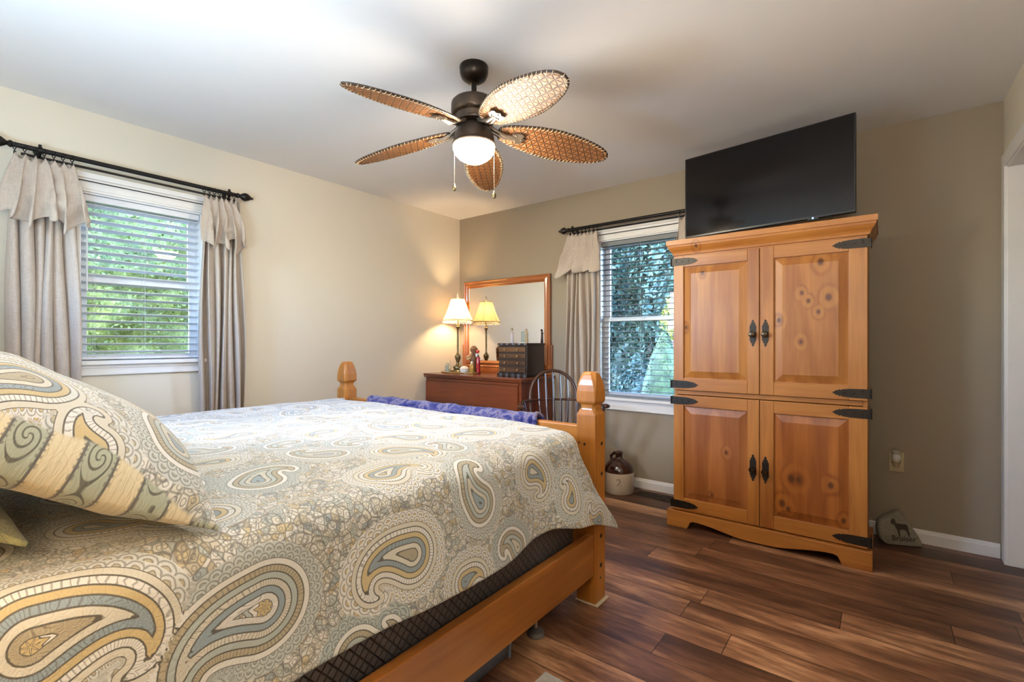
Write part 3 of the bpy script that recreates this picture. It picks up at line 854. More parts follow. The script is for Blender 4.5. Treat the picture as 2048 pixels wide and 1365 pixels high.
MB().box(FX1 - .02, 3.565, .857, FX1 + .018, 3.592, 1.13).build('support_post', M['mframe_z'], mir, bevel=.003)
MB().box(FX0 - .018, 3.565, .857, FX0 + .02, 3.592, 1.13).build('support_post', M['mframe_z'], mir, bevel=.003)

# ------------------------------------------------------------------ lamp
M['brass'] = plain('antique_brass', (.16, .13, .065), .32, .85, var=.15)
M['crystal'] = plain('finial_glass', (.8, .75, .62), .1, 0, .8, var=.02)
sh = NT('lamp_shade_fabric')
tr_ = sh.n('BsdfTranslucent'); tr_.inputs[0].default_value = (.62, .47, .27, 1)
df_ = sh.n('BsdfDiffuse'); df_.inputs[0].default_value = (.66, .55, .38, 1)
mx_ = sh.n('MixShader'); mx_.inputs[0].default_value = .62
sh.l(df_.outputs[0], mx_.inputs[1]); sh.l(tr_.outputs[0], mx_.inputs[2]); sh.l(mx_.outputs[0], sh.out.inputs[0]); M['shade'] = sh.mat
M['shadetrim'] = plain('shade_trim', (.28, .22, .11), .8)
M['bead'] = plain('fringe_bead', (.80, .74, .58), .35, var=.03)

def table_lamp(label, x, y, z0, power):
    M['bulb'] = emit('lamp_bulb', (1.0, .70, .38), power)
    root = thing('table_lamp', label, 'lamp', (0, 0, 0))
    b = MB().lathe([(0, 0), (.062, 0), (.064, .006), (.058, .012), (.044, .018), (.040, .028), (.048, .036), (.046, .050), (.030, .058), (.020, .066), (.014, .080), (.018, .105), (.028, .130), (.031, .150), (.026, .162), (.014, .172), (.010, .180), (.018, .184), (.010, .190), (.0085, .20)], (0, 0, 0), 28)
    b.build('base', M['brass'], root, smooth=True)
    MB().lathe([(.0085, .20), (.0095, .26), (.0085, .40), (.0095, .405), (.016, .408), (.009, .414), (.010, .420), (.018, .430), (.019, .442), (.010, .452), (.008, .46), (.016, .463), (.008, .468), (.007, .50), (.007, .72)], (0, 0, 0), 20).build('stem', M['brass'], root, smooth=True)
    shp = [(.150, .505), (.138, .530), (.120, .565), (.103, .605), (.088, .645), (.076, .680), (.066, .712)]
    s_ = MB().lathe(shp, (0, 0, 0), 48, mod=lambda a, z: 1 - .018 * abs(math.sin(3 * a)))
    s_.f = [f for f in s_.f if len(f) == 4]; s_.m = [0] * len(s_.f)
    so = s_.build('lamp_shade', M['shade'], root, smooth=True, ang=180, fix=False)
    for k in range(6):
        a = PI * k / 3 + PI / 6 * 0
        MB().tube([((r + .001) * math.cos(a), (r + .001) * math.sin(a), z) for r, z in shp], .0016, 5).build('shade_seam', M['shadetrim'], so)
    for r, z in (shp[0], shp[-1]):
        MB().tube([(r * (1 - .018 * abs(math.sin(3 * 2 * PI * i / 48))) * math.cos(2 * PI * i / 48), r * (1 - .018 * abs(math.sin(3 * 2 * PI * i / 48))) * math.sin(2 * PI * i / 48), z) for i in range(48)], .0028, 6, closed=True).build('shade_edge', M['shadetrim'], so)
    fr = MB()
    for i in range(54):
        a = 2 * PI * i / 54; r = .150 * (1 - .018 * abs(math.sin(3 * a)))
        fr.sphere((r * math.cos(a), r * math.sin(a), .497), .0058, 8, 6, sz=1.3); fr.sphere((r * math.cos(a), r * math.sin(a), .483 - .004 * (i % 2)), .0048, 8, 6, sz=1.5)
    fr.build('bead_fringe', M['bead'], so, smooth=True)
    MB().lathe([(.004, .712), (.006, .722), (.012, .728), (.005, .734), (.009, .742), (.011, .750), (.004, .758), (.007, .764), (.004, .772), (0, .776)], (0, 0, 0), 16).build('finial', M['crystal'], root, smooth=True)
    hp = MB()
    for s_x in (-1, 1): hp.tube([(s_x * .008, 0, .56), (s_x * .040, 0, .60), (s_x * .040, 0, .66), (0, 0, .712)], .0015, 6)
    hp.build('harp', M['brass'], root)
    MB().sphere((0, 0, .610), .026, 16, 10, sz=1.25).build('bulb', M['bulb'], root, smooth=True)
    root.location = (x, y, z0)
    return root
table_lamp('brass candlestick lamp with a lit bead-fringed bell shade on the dresser', -3.285, 3.365, .866, 400)
# ------------------------------------------------------------------ things on the dresser
M['silver'] = plain('silver_tray', (.70, .66, .55), .18, .9, var=.03)
M['ceramic'] = plain('pale_ceramic', (.66, .58, .38), .4, var=.1, scale=60)
M['greyceramic'] = plain('grey_green_ceramic', (.34, .36, .27), .5, var=.15, scale=80)
M['brownclay'] = plain('brown_carved_clay', (.20, .095, .04), .6, var=.35, scale=40, bump=.3)
M['palewood'] = plain('pale_carved_wood', (.48, .33, .17), .6, var=.25, scale=60)
M['redglass'] = plain('red_bottle', (.42, .008, .015), .18, 0, .8, var=.1, coat=.6)
M['redcap'] = plain('red_cap', (.62, .05, .03), .3, var=.1)
M['whitecap'] = plain('white_cap', (.78, .78, .74), .3, var=.02)
M['goldglass'] = plain('amber_glass', (.50, .30, .06), .15, .2, .8, var=.25, scale=90)
M['blackplastic'] = plain('black_plastic', (.01, .01, .011), .3, var=.05)
TZ = DT
tr = thing('tray', 'oval mirrored tray with a gold rim at the left end of the dresser top', 'tray', (-3.225, 3.345, TZ))
MB().lathe([(0, 0), (.225, 0), (.235, .004), (.236, .009), (.230, .010), (.226, .006), (0, .006)], (-3.225, 3.345, TZ), 48, sx=1, sy=.56).build('tray_plate', M['silver'], tr, smooth=True)
MB().tube([(-3.225 + .234 * math.cos(2*PI*i/60), 3.345 + .234 * .56 * math.sin(2*PI*i/60), TZ + .009) for i in range(60)], .004, 6, closed=True).build('rim', M['goldglass'], tr, smooth=True)
def rabbit(label, x, y, z, h, mat, earspread, group=None):
    r = thing('rabbit_figurine', label, 'figurine', (x, y, z), group=group)
    k = h / .11
    MB().lathe([(0, 0), (.020*k, 0), (.023*k, .012*k), (.021*k, .032*k), (.014*k, .052*k), (.010*k, .060*k), (.013*k, .068*k), (.013*k, .076*k), (.006*k, .083*k), (0, .084*k)], (x, y, z), 18, sy=.85).build('body', mat, r, smooth=True)
    for s_ in (-1, 1):
        MB().tube([(x + s_*.005*k, y, z + .078*k), (x + s_*(.008 + earspread*.5)*k, y - .002, z + .094*k), (x + s_*(.010 + earspread)*k, y, z + h)], [.0035*k, .0048*k, .002*k], 8).build('ear', mat, r, smooth=True)
rabbit('smallest rabbit figurine, farthest left on the tray', -3.425, 3.335, TZ + .006, .070, M['greyceramic'], .006, 'rabbit figurines on the tray')
rabbit('tallest rabbit figurine, in the middle of the three on the tray', -3.372, 3.335, TZ + .006, .115, M['ceramic'], .010, 'rabbit figurines on the tray')
rabbit('grey rabbit figurine with spread ears, right beside the lamp stem', -3.330, 3.272, TZ + .006, .100, M['greyceramic'], .012, 'rabbit figurines on the tray')
d = thing('trinket_dish', 'round white lidded trinket box on the tray in front of the lamp', 'trinket box', (-3.135, 3.300, TZ + .006))
MB().lathe([(0, 0), (.030, 0), (.042, .012), (.045, .028), (.044, .034), (0, .034)], (-3.135, 3.30, TZ + .006), 28).build('box_body', M['whitecap'], d, smooth=True)
MB().lathe([(0, .034), (.0455, .034), (.045, .042), (.034, .056), (.016, .064), (0, .066)], (-3.135, 3.30, TZ + .006), 28).build('lid', plain('pearly_lid', (.72, .68, .60), .25, var=.2, scale=50), d, smooth=True)
MB().tube([(-3.135 + .045 * math.cos(2*PI*i/36), 3.30 + .045 * math.sin(2*PI*i/36), TZ + .040) for i in range(36)], .0016, 6, closed=True).build('hinge_band', M['goldglass'], d, smooth=True)
fg = thing('carved_figurine', 'brown carved figurine of a bowed long-haired figure beside the lamp', 'figurine', (-3.095, 3.375, TZ + .006))
c0 = (-3.095, 3.375, TZ + .006)
q = MB().lathe([(0, 0), (.036, 0), (.038, .01), (.034, .06), (.032, .10), (.036, .135), (.038, .155), (.030, .175), (.016, .188), (0, .19)], c0, 20, sy=.8, mod=lambda a, z: 1 + .06 * math.sin(5 * a + z * 40))
q.build('body', M['brownclay'], fg, smooth=True)
MB().sphere((c0[0] + .006, c0[1] - .006, c0[2] + .222), .028, 16, 12, sx=.9, sz=1.15).build('head', M['brownclay'], fg, smooth=True)
q = MB()
for i in range(9):
    a = -1.0 + i * .45
    q.tube([(c0[0] + .006 + .012*math.cos(a), c0[1] + .014*math.sin(a), c0[2] + .252), (c0[0] + .008 + .034*math.cos(a), c0[1] + .030*math.sin(a), c0[2] + .225), (c0[0] + .006 + .036*math.cos(a), c0[1] + .032*math.sin(a), c0[2] + .170)], [.010, .012, .006], 8)
q.build('hair', M['brownclay'], fg, smooth=True)
MB().tube([(c0[0] - .030, c0[1] - .01, c0[2] + .165), (c0[0] - .050, c0[1] - .022, c0[2] + .135), (c0[0] - .036, c0[1] - .035, c0[2] + .125), (c0[0] + .004, c0[1] - .036, c0[2] + .140)], [.012, .011, .010, .009], 10).build('arm', M['palewood'], fg, smooth=True)
MB().sphere((c0[0] - .048, c0[1] - .026, c0[2] + .150), .012, 10, 8).build('bundle', M['palewood'], fg, smooth=True)
bt = thing('perfume_bottle', 'slim red bottle with a rounded red top standing on the tray', 'bottle', (-2.985, 3.36, TZ))
B = (-2.998, 3.345, TZ + .008)
MB().lathe([(0, 0), (.018, 0), (.0195, .004), (.0195, .140), (.016, .150), (.009, .153), (0, .153)], B, 22).build('bottle_body', M['redglass'], bt, smooth=True)
MB().lathe([(.009, .153), (.009, .166), (0, .166)], B, 16).build('neck', M['blackplastic'], bt, smooth=True)
MB().box(B[0] - .026, B[1] - .012, B[2] + .155, B[0] - .004, B[1] + .008, B[2] + .185).build('tag', M['whitecap'], bt, bevel=.002)
MB().sphere((B[0] - .006, B[1], B[2] + .202), .017, 16, 10, sx=1.05, sz=.9).build('cap', M['redcap'], bt, smooth=True)
bt = thing('perfume_bottle', 'short amber glass bottle with a gold ribbed body on the tray', 'bottle', (-3.03, 3.30, TZ))
B = (-3.042, 3.305, TZ + .008)
MB().lathe([(0, 0), (.020, 0), (.022, .004), (.022, .074), (.018, .082), (.010, .085), (0, .085)], B, 24, mod=lambda a, z: 1 + .04 * math.sin(10 * a)).build('bottle_body', M['goldglass'], bt, smooth=True)
MB().lathe([(.010, .085), (.012, .088), (.012, .100), (.007, .108), (0, .110)], B, 16).build('stopper', M['crystal'], bt, smooth=True)
bt = thing('lotion_bottle', 'tall pale bottle with a striped label behind the red bottle', 'bottle', (-3.03, 3.38, TZ))
B = (-3.038, 3.392, TZ + .008)
MB().lathe([(0, 0), (.017, 0), (.018, .004), (.018, .135), (.010, .146), (0, .146)], B, 20).build('bottle_body', M['whitecap'], bt, smooth=True)
q = MB()
for k in range(4): q.lathe([(.0184, .030 + .026*k), (.0186, .032 + .026*k), (.0186, .040 + .026*k), (.0184, .042 + .026*k)], B, 20)
q.build('label_bands', M['blackplastic'], bt)
MB().lathe([(.009, .146), (.010, .150), (.010, .170), (0, .170)], B, 16).build('cap', M['whitecap'], bt, smooth=True)
sm_ = thing('small_vial', 'tiny bright glass vial just left of the dark jewelry chest', 'vial', (-2.76, 3.42, DT))
MB().lathe([(0, 0), (.014, 0), (.016, .03), (.014, .055), (.006, .066), (0, .066)], (-2.76, 3.42, DT), 16).build('vial_body', M['crystal'], sm_, smooth=True)
MB().lathe([(.007, .066), (.012, .070), (.012, .088), (0, .09)], (-2.76, 3.42, DT), 16).build('stopper', plain('blue_stopper', (.25, .45, .70), .2, var=.05), sm_, smooth=True)

# jewelry chest
M['darkwood'] = wood('dark_chest_wood', (.045, .022, .014), (.014, .008, .006), 'x', rough=.28, ring=2, coat=.4)
M['midwood'] = wood('chest_drawer_wood', (.20, .095, .035), (.06, .026, .012), 'x', rough=.35, ring=3, seed=3)
M['woodknob'] = plain('chest_knob', (.28, .15, .06), .35, var=.2, coat=.3)
JX0, JX1, JY0, JY1, JZ = -2.672, -2.345, 3.235, 3.50, DT
jc = thing('jewelry_chest', 'dark wooden jewelry chest with four small drawers on the dresser', 'jewelry box', ((JX0+JX1)/2, (JY0+JY1)/2, JZ))
mb = MB().box(JX0 + .012, JY0 + .006, JZ + .030, JX1 - .008, JY1, JZ + .272)
mb.build('body', M['darkwood'], jc, bevel=.002)
def scal(y0, y1, z0, z1, nn, ext):
    pts = []
    for i in range(nn * 8 + 1):
        f = i / (nn * 8); pts.append((JX0 + (JX1 - JX0) * f, y0 - ext * abs(math.sin(PI * nn * f))))
    return MB().prism(pts + [(JX1, y1), (JX0, y1)], 'xy', z0, z1)
scal(JY0 - .004, JY1 + .004, JZ + .272, JZ + .290, 5, .012).build('top', M['darkwood'], jc, bevel=.003)
scal(JY0 - .010, JY1 + .004, JZ, JZ + .032, 5, .012).build('base', M['darkwood'], jc, bevel=.004)
for k in range(4):
    z = JZ + .042 + .0575 * k
    d_ = MB().box(JX0 + .018, JY0 - .004, z, JX1 - .022, JY0 + .01, z + .040).build('drawer', M['midwood'], jc, bevel=.003)
    for kx in (JX0 + .095, JX1 - .095):
        MB().lathe([(0, 0), (.006, 0), (.005, .006), (.010, .012), (.009, .018), (0, .020)], (kx, JY0 - .004, z + .020), 14, M=Matrix.Rotation(PI/2, 4, 'X')).build('knob', M['woodknob'], d_, smooth=True)
M['greydress'] = plain('pale_lilac_paint', (.56, .50, .50), .6, var=.05)
def small_figure(label, x, y, z, h, dress, hair, arm):
    r = thing('standing_figurine', label, 'figurine', (x, y, z))
    k = h / .13
    MB().lathe([(0, 0), (.014*k, 0), (.0155*k, .01*k), (.012*k, .055*k), (.0105*k, .085*k), (.013*k, .10*k), (.006*k, .108*k), (0, .11*k)], (x, y, z), 16, sy=.75).build('dress', dress, r, smooth=True)
    MB().sphere((x - .001, y, z + .119*k), .0095*k, 14, 10, sz=1.15).build('head', M['palewood'], r, smooth=True)
    MB().sphere((x - .003*k, y + .003, z + .122*k), .0105*k, 14, 10, sz=1.1).build('hair', hair, r, smooth=True)
    MB().tube([(x - .010*k, y - .004, z + .100*k), (x + .002, y - .012, z + .088*k), (x + arm*k, y - .012, z + .090*k)], [.0036*k, .0034*k, .0025*k], 8).build('arm', M['palewood'], r, smooth=True)
JT = JZ + .290
small_figure('small figurine in a pale lilac dress on the left of the jewelry chest top', -2.590, 3.34, JT, .132, M['greydress'], M['brownclay'], .022)
small_figure('small tan figurine on the right of the jewelry chest top', -2.432, 3.34, JT, .120, M['palewood'], M['brownclay'], .016)
pq = thing('glass_plaque', 'small clear glass plaque on the jewelry chest between the two figurines', 'plaque', (-2.47, 3.37, JT))
MB().box(-2.510, 3.366, JT + .004, -2.435, 3.374, JT + .100).build('plaque_glass', glass('plaque_glass', (.80, .90, .90), 1.5, .05, .10), pq, bevel=.002)
MB().box(-2.515, 3.355, JT, -2.43, 3.385, JT + .005).build('plaque_base', M['crystal'], pq)
q = MB()
for k, (a, b) in enumerate([(-2.500, -2.455), (-2.498, -2.450), (-2.495, -2.46)]): q.box(a, 3.3645, JT + .052 - .014*k, b, 3.3655, JT + .054 - .014*k)
q.build('engraved_lines', M['greyceramic'], pq)

# ------------------------------------------------------------------ bed
BL, BD = (.54, .225, .040), (.32, .11, .018)
M['bz'] = wood('bed_pine_upright', BL, BD, 'z', rough=.33, ring=2.4, seed=2, coat=.25)
M['bx'] = wood('bed_pine_x', BL, BD, 'x', rough=.33, ring=2.4, seed=5, coat=.25)
M['by'] = wood('bed_pine_y', (.46, .185, .040), (.28, .095, .020), 'y', rough=.33, ring=3.0, seed=7, coat=.25)
M['bolt'] = plain('bolt_hole_plug', (.02, .012, .008), .5)
bed = thing('bed', 'pine king bed frame with square turned foot posts and low side rails', 'bed', (-1.96, .78, 0))
def post(cx, cy, ztop):
    dz = ztop - 1.02
    lv = [(0.004, .0475, .003), (.05, .0475, .003), (.826, .0475, .003), (.832, .047, .004), (.852, .038, .010), (.858, .0365, .011), (.868, .0365, .011), (.874, .038, .010), (.886, .0470, .004), (.892, .0485, .004), (.935, .0485, .006), (.962, .0465, .010), (.985, .0425, .014), (1.005, .037, .017), (1.016, .031, .016), (1.020, .024, .012)]
    vs = []; fs = []
    for z, h, c in lv:
        zz = z + (dz if z > .2 else 0)
        vs += [(cx + a, cy + b, zz) for a, b in [(h-c, -h), (h, -h+c), (h, h-c), (h-c, h), (-h+c, h), (-h, h-c), (-h, -h+c), (-h+c, -h)]]
    for k in range(len(lv) - 1):
        for i in range(8): fs.append((k*8+i, k*8+(i+1) % 8, (k+1)*8+(i+1) % 8, (k+1)*8+i))
    fs += [tuple(range(8))[::-1], tuple((len(lv)-1)*8+i for i in range(8))]
    return MB().add(vs, fs)
PX, PXL, PY = -1.0305, -2.935, 1.9085
posts = []
for cx, cy, nm in ((PX, PY, 'foot_post'), (PXL, PY, 'foot_post'), (PX, -.34, 'head_post'), (PXL, -.34, 'head_post')):
    p_ = post(cx, cy, 1.02 if nm == 'foot_post' else 1.20).build(nm, M['bz'], bed, bevel=.0015)
    posts.append(p_)
q = MB()
for z, y, r in ((.700, PY + .012, .009), (.565, PY + .012, .009), (.290, PY + .005, .010), (.160, PY + .005, .010), (.105, PY, .005)):
    q.tube([(PX + .046, y, z), (PX + .0487, y, z)], r, 14)
q.build('bolt_plug', M['bolt'], posts[0])
q = MB()
for x, z, r in ((PX - .006, .70, .006), (PX - .033, .705, .004)): q.tube([(x, PY - .046, z), (x, PY - .0483, z)], r, 10)
q.build('knot', M['bolt'], posts[0])
MB().box(PXL + .047, PY - .022, .700, PX - .047, PY + .022, .775).build('foot_top_rail', M['bx'], bed, bevel=.006)
MB().box(PXL + .047, PY - .010, .330, PX - .047, PY + .010, .701).build('foot_panel', M['bx'], bed)
MB().box(PXL + .047, PY - .022, .140, PX - .047, PY + .022, .330).build('foot_lower_rail', M['bx'], bed, bevel=.004)
MB().box(PXL + .047, -.362, .35, PX - .047, -.318, 1.12).build('headboard', M['bx'], bed, bevel=.006)
MB().box(PX + .004, -.293, .128, PX + .040, PY - .047, .308).build('side_rail', M['by'], bed, bevel=.004)
MB().box(PXL - .040, -.293, .128, PXL - .004, PY - .047, .308).build('side_rail', M['by'], bed, bevel=.004)
M['felt'] = plain('felt_pad', (.62, .55, .40), .95, var=.08, scale=90, bump=.3)
for x, lab in ((PX, 'pale felt pad under the near foot post of the bed'), (PXL, 'pale felt pad under the foot post of the bed next to the window wall')):
    tag(MB().box(x - .050, PY - .056, 0, x + .062, PY + .056, .004).build('felt_pad', M['felt'], bevel=.001), lab, 'floor pad')

def mattress_mat():
    t = NT('quilted_black_ticking'); p = t.obj(); x, y, z = t.sep(p)
    k = 2 * PI / .030
    a = t.math('ABSOLUTE', t.math('SINE', t.math('MULTIPLY', t.math('ADD', y, t.math('MULTIPLY', z, .85)), k * .5)))
    b = t.math('ABSOLUTE', t.math('SINE', t.math('MULTIPLY', t.math('SUBTRACT', y, t.math('MULTIPLY', z, .85)), k * .5)))
    m_ = t.math('MINIMUM', a, b)
    f = t.maprange(m_, .0, .35, 0, 1, True)
    c = t.mix(f, (.010, .009, .012), (.10, .09, .10))
    c = t.mix(t.math('MULTIPLY', t.noise(p, 150, 2), .35), c, (.15, .13, .12))
    t.set(c, .45, spec=.5); t.bump(f, .9, .006); return t.mat
M['tick'] = mattress_mat()
mt = thing('mattress', 'thick black quilted mattress showing below the hem of the paisley quilt', 'mattress', (-1.98, .78, .17))
MB().box(-2.905, -.27, .252, -1.052, 1.815, .752).build('mattress_body', M['tick'], mt, bevel=.04, bseg=4)
MB().box(-2.885, -.26, .17, -1.055, 1.80, .250).build('bed_base', plain('black_base_cloth', (.012, .012, .014), .7), mt, bevel=.01)
lf = thing('bed_support_leg', 'round metal support foot under the bed near the foot post', 'bed leg', (-1.072, 1.535, 0))
MB().lathe([(0, 0), (.034, 0), (.036, .006), (.030, .018), (.014, .026), (.006, .030), (0, .031)], (-1.072, 1.535, 0), 24).build('foot_disc', plain('grey_foot', (.16, .16, .17), .4, .4), lf, smooth=True)
MB().tube([(-1.072, 1.535, .028), (-1.072, 1.535, .169)], .007, 12).build('threaded_rod', plain('steel_rod', (.55, .57, .6), .3, .9), lf, smooth=True)
mc = NT('mesh_cloth'); p = mc.obj(); ch = mc.n('TexChecker'); ch.inputs['Scale'].default_value = 160; mc.l(p, ch.inputs[0])
mc.set(mc.mix(ch.outputs['Fac'], (.10, .13, .20), (.55, .62, .75)), .7)
q = MB().grid(lambda u, v: (-1.125 - .035 * math.sin(PI * u), 1.50 + .09 * u, .03 + .13 * v + .02 * math.sin(5 * u)), 10, 8)
q.grid(lambda u, v: (-1.115 - .05 * u, 1.50 + .09 * v + .01 * math.sin(9 * u), .008 + .025 * (1 - u) * v + .004), 8, 8)
tag(q.build('mesh_bag', mc.mat, smooth=True, solid=.002), 'pale blue mesh cloth bunched behind the metal support foot under the bed', 'bag')
bm_ = plain('blue_grey_translucent_plastic', (.14, .20, .30), .22, 0, .6, var=.06, coat=.3)
bn = thing('storage_bin', 'blue-grey plastic storage bin pushed under the bed', 'storage box', (-1.42, 1.06, 0))
def rbox(mb, x0, y0, x1, y1, z0, z1, r, ins=0, n=5):
    def ring(e, z):
        R_ = max(.002, r - e); out = []
        for (cx, cy, a0) in ((x1 - e - R_, y1 - e - R_, 0), (x0 + e + R_, y1 - e - R_, PI/2), (x0 + e + R_, y0 + e + R_, PI), (x1 - e - R_, y0 + e + R_, 1.5*PI)):
            for i in range(n): a = a0 + PI/2 * i / (n-1); out.append((cx + R_*math.cos(a), cy + R_*math.sin(a), z))
        return out
    L = [ring(ins + .012, z0), ring(ins + .002, z0 + .012), ring(ins*.5, (z0+z1)/2), ring(0, z1)]
    N = 4 * n; vs = [p for l_ in L for p in l_]
    fs = [(k*N+i, k*N+(i+1) % N, (k+1)*N+(i+1) % N, (k+1)*N+i) for k in range(3) for i in range(N)] + [tuple(range(N))[::-1], tuple(3*N+i for i in range(N))]
    return mb.add(vs, fs)
rbox(MB(), -1.72, .78, -1.045, 1.40, .002, .150, .04, .02).build('bin_body', bm_, bn, smooth=True)
rbox(MB(), -1.735, .765, -1.034, 1.415, .150, .166, .045).build('lid', bm_, bn, smooth=True)
MB().tube([(-1.044, 1.33, .03), (-1.040, 1.33, .148)], .006, 8).build('corner_rib', bm_, bn, smooth=True)

# ------------------------------------------------------------------ paisley pattern fields
def paisley_fields(P, motifs):
    """P (n,2) cloth coordinates in metres -> distance to the nearest paisley outline, run along it, id, head-local vector"""
    n = len(P)
    D = np.full(n, 9.0); SS = np.zeros(n); ID = np.zeros(n); HX = np.zeros(n); HY = np.zeros(n)
    for k, (cx, cy, size, rot, flip) in enumerate(motifs):
        K = 30; L = size * 3.3; r0 = size
        c = [(cx, cy)]; ang = rot
        tang = [rot]
        for i in range(1, K):
            u = i / K
            ang = rot + flip * (0.2 * u + 3.4 * u ** 2.2)
            c.append((c[-1][0] + L / K * math.cos(ang), c[-1][1] + L / K * math.sin(ang))); tang.append(ang)
        near = np.where((np.abs(P[:, 0] - cx) < L * 1.2 + .1) & (np.abs(P[:, 1] - cy) < L * 1.2 + .1))[0]
        if not len(near): continue
        Q = P[near]
        d = np.full(len(near), 9.0); ss = np.zeros(len(near))
        for i in range(K):
            u = i / K; r = r0 * (1 - u) ** .85
            vx = Q[:, 0] - c[i][0]; vy = Q[:, 1] - c[i][1]
            dist = np.hypot(vx, vy); di = dist - r
            al = np.arccos(np.clip((vx * math.cos(tang[i]) + vy * math.sin(tang[i])) / np.maximum(dist, 1e-6), -1, 1))
            s_ = u * L - r * (al - PI / 2)
            m = di < d
            d[m] = di[m]; ss[m] = s_[m]
        m = d < D[near]
        ii = near[m]
        D[ii] = d[m]; SS[ii] = ss[m]; ID[ii] = (k * .618) % 1; HX[ii] = Q[m, 0] - cx; HY[ii] = Q[m, 1] - cy
    return D, SS, ID, HX, HY
def quilt_mat(name, stripes=False):
    t = NT(name)
    qc = t.attr('qc', 'Vector'); pd = t.attr('pd'); ps = t.attr('ps'); pid = t.attr('pid'); ph = t.attr('ph', 'Vector')
    CR, PA, SL, SA, GO, TA, LN = (.60, .59, .52), (.70, .71, .70), (.235, .32, .39), (.39, .46, .46), (.52, .42, .22), (.40, .355, .25), (.10, .10, .10)
    # filler: two sizes of outlined cells with rings
    wq = t.vmath('ADD', qc, t.vmath('SCALE', t.vmath('SUBTRACT', t.noise(qc, 9, 2, out='Color'), (.5, .5, .5)), .035))
    def cells(scale, lw, lr):
        v1 = t.n('TexVoronoi', feature='F1', voronoi_dimensions='2D'); v1.inputs['Scale'].default_value = scale; t.l(wq, v1.inputs['Vector'])
        v2 = t.n('TexVoronoi', feature='DISTANCE_TO_EDGE', voronoi_dimensions='2D'); v2.inputs['Scale'].default_value = scale; t.l(wq, v2.inputs['Vector'])
        edge = t.maprange(v2.outputs['Distance'], lw, lw * 2.2)
        rg = t.math('ABSOLUTE', t.math('SUBTRACT', v1.outputs['Distance'], lr))
        ring = t.maprange(rg, .03, .07)
        rc = t.sep(v1.outputs['Color'])[0]
        return t.math('MINIMUM', edge, ring), rc
    e1, c1 = cells(62, .055, .26)
    e2, c2 = cells(19, .016, .30)
    big = t.noise(qc, 5.5, 2)
    pal = t.ramp(t.math('FRACT', t.math('ADD', t.math('MULTIPLY', c1, .55), t.math('MULTIPLY', c2, .6))), [(0, CR), (.22, PA), (.40, SA), (.52, CR), (.66, GO), (.74, PA), (.86, SL), (.93, TA)], 'CONSTANT')
    fill = t.mix(.25, pal, CR)
    fill = t.mix(t.math('MULTIPLY', t.math('SUBTRACT', 1.0, e1), .66), fill, LN)
    fill = t.mix(t.math('MULTIPLY', t.math('SUBTRACT', 1.0, e2), .55), fill, LN)
    # echo bands inside every paisley
    BW = .0138
    bd = t.math('DIVIDE', pd, BW)
    idx = t.math('FLOOR', bd); fr = t.math('FRACT', bd)
    edge = t.math('MINIMUM', fr, t.math('SUBTRACT', 1.0, fr))
    line = t.maprange(edge, .07, .13)
    bandcol = t.ramp(t.math('DIVIDE', t.math('ADD', idx, 8.5), 12.0), [(0, CR), (1/12, SA), (2/12, PA), (3/12, TA), (4/12, CR), (5/12, SL), (6/12, GO), (7/12, PA), (8/12, CR)], 'CONSTANT')
    bandcol2 = t.ramp(t.math('DIVIDE', t.math('ADD', idx, 8.5), 12.0), [(0, SA), (1/12, CR), (2/12, GO), (3/12, PA), (4/12, SL), (5/12, CR), (6/12, SA), (7/12, TA), (8/12, PA)], 'CONSTANT')
    bcol = t.mix(t.math('GREATER_THAN', pid, .5), bandcol, bandcol2)
    lad = t.math('SINE', t.math('MULTIPLY', ps, 2 * PI / .0085))
    lad = t.maprange(lad, .55, .9)
    odd = t.math('ABSOLUTE', t.math('MODULO', idx, 2.0))
    bcol = t.mix(t.math('MULTIPLY', t.math('MULTIPLY', lad, odd), .6), bcol, LN)
    bcol = t.mix(t.math('SUBTRACT', 1.0, line), bcol, (.075, .07, .06))
    inb = t.math('MULTIPLY', t.math('LESS_THAN', pd, BW), t.math('GREATER_THAN', pd, -BW * 5))
    # scalloped echo rows round the outside
    EW = .0150
    ed = t.math('DIVIDE', t.math('SUBTRACT', pd, BW), EW); ei = t.math('FLOOR', ed); ef = t.math('FRACT', ed)
    sv = t.math('SUBTRACT', t.math('FRACT', t.math('ADD', t.math('DIVIDE', ps, .0155), t.math('MULTIPLY', ei, .5))), .5)
    arc = t.math('SQRT', t.math('ADD', t.math('POWER', sv, 2.0), t.math('POWER', t.math('MULTIPLY', ef, .62), 2.0)))
    al = t.maprange(t.math('ABSOLUTE', t.math('SUBTRACT', arc, .50)), .035, .075)
    al2 = t.maprange(t.math('ABSOLUTE', t.math('SUBTRACT', arc, .22)), .03, .06)
    scol = t.mix(t.math('LESS_THAN', arc, .22), t.mix(pid, PA, SA), t.mix(pid, GO, SL))
    scol = t.mix(t.math('MULTIPLY', t.math('SUBTRACT', 1.0, t.math('MINIMUM', al, al2)), .62), scol, LN)
    outb = t.math('MULTIPLY', t.math('GREATER_THAN', pd, BW), t.math('LESS_THAN', pd, BW + EW * 2))
    fill = t.mix(outb, fill, scol)
    # rosette in the head
    hx, hy, _ = t.sep(ph)
    hr = t.vmath('LENGTH', ph); ha = t.math('ARCTAN2', hy, hx)
    pet = t.math('ADD', t.math('DIVIDE', hr, .011), t.math('MULTIPLY', t.math('ABSOLUTE', t.math('SINE', t.math('MULTIPLY', ha, 3.5))), .8))
    pf = t.math('FRACT', pet); pe = t.maprange(t.math('MINIMUM', pf, t.math('SUBTRACT', 1.0, pf)), .08, .15)
    pcol = t.ramp(t.math('DIVIDE', t.math('FLOOR', pet), 5.0), [(0, GO), (.2, PA), (.4, SA), (.6, CR), (.8, GO)], 'CONSTANT')
    pcol = t.mix(t.math('SUBTRACT', 1.0, pe), pcol, LN)
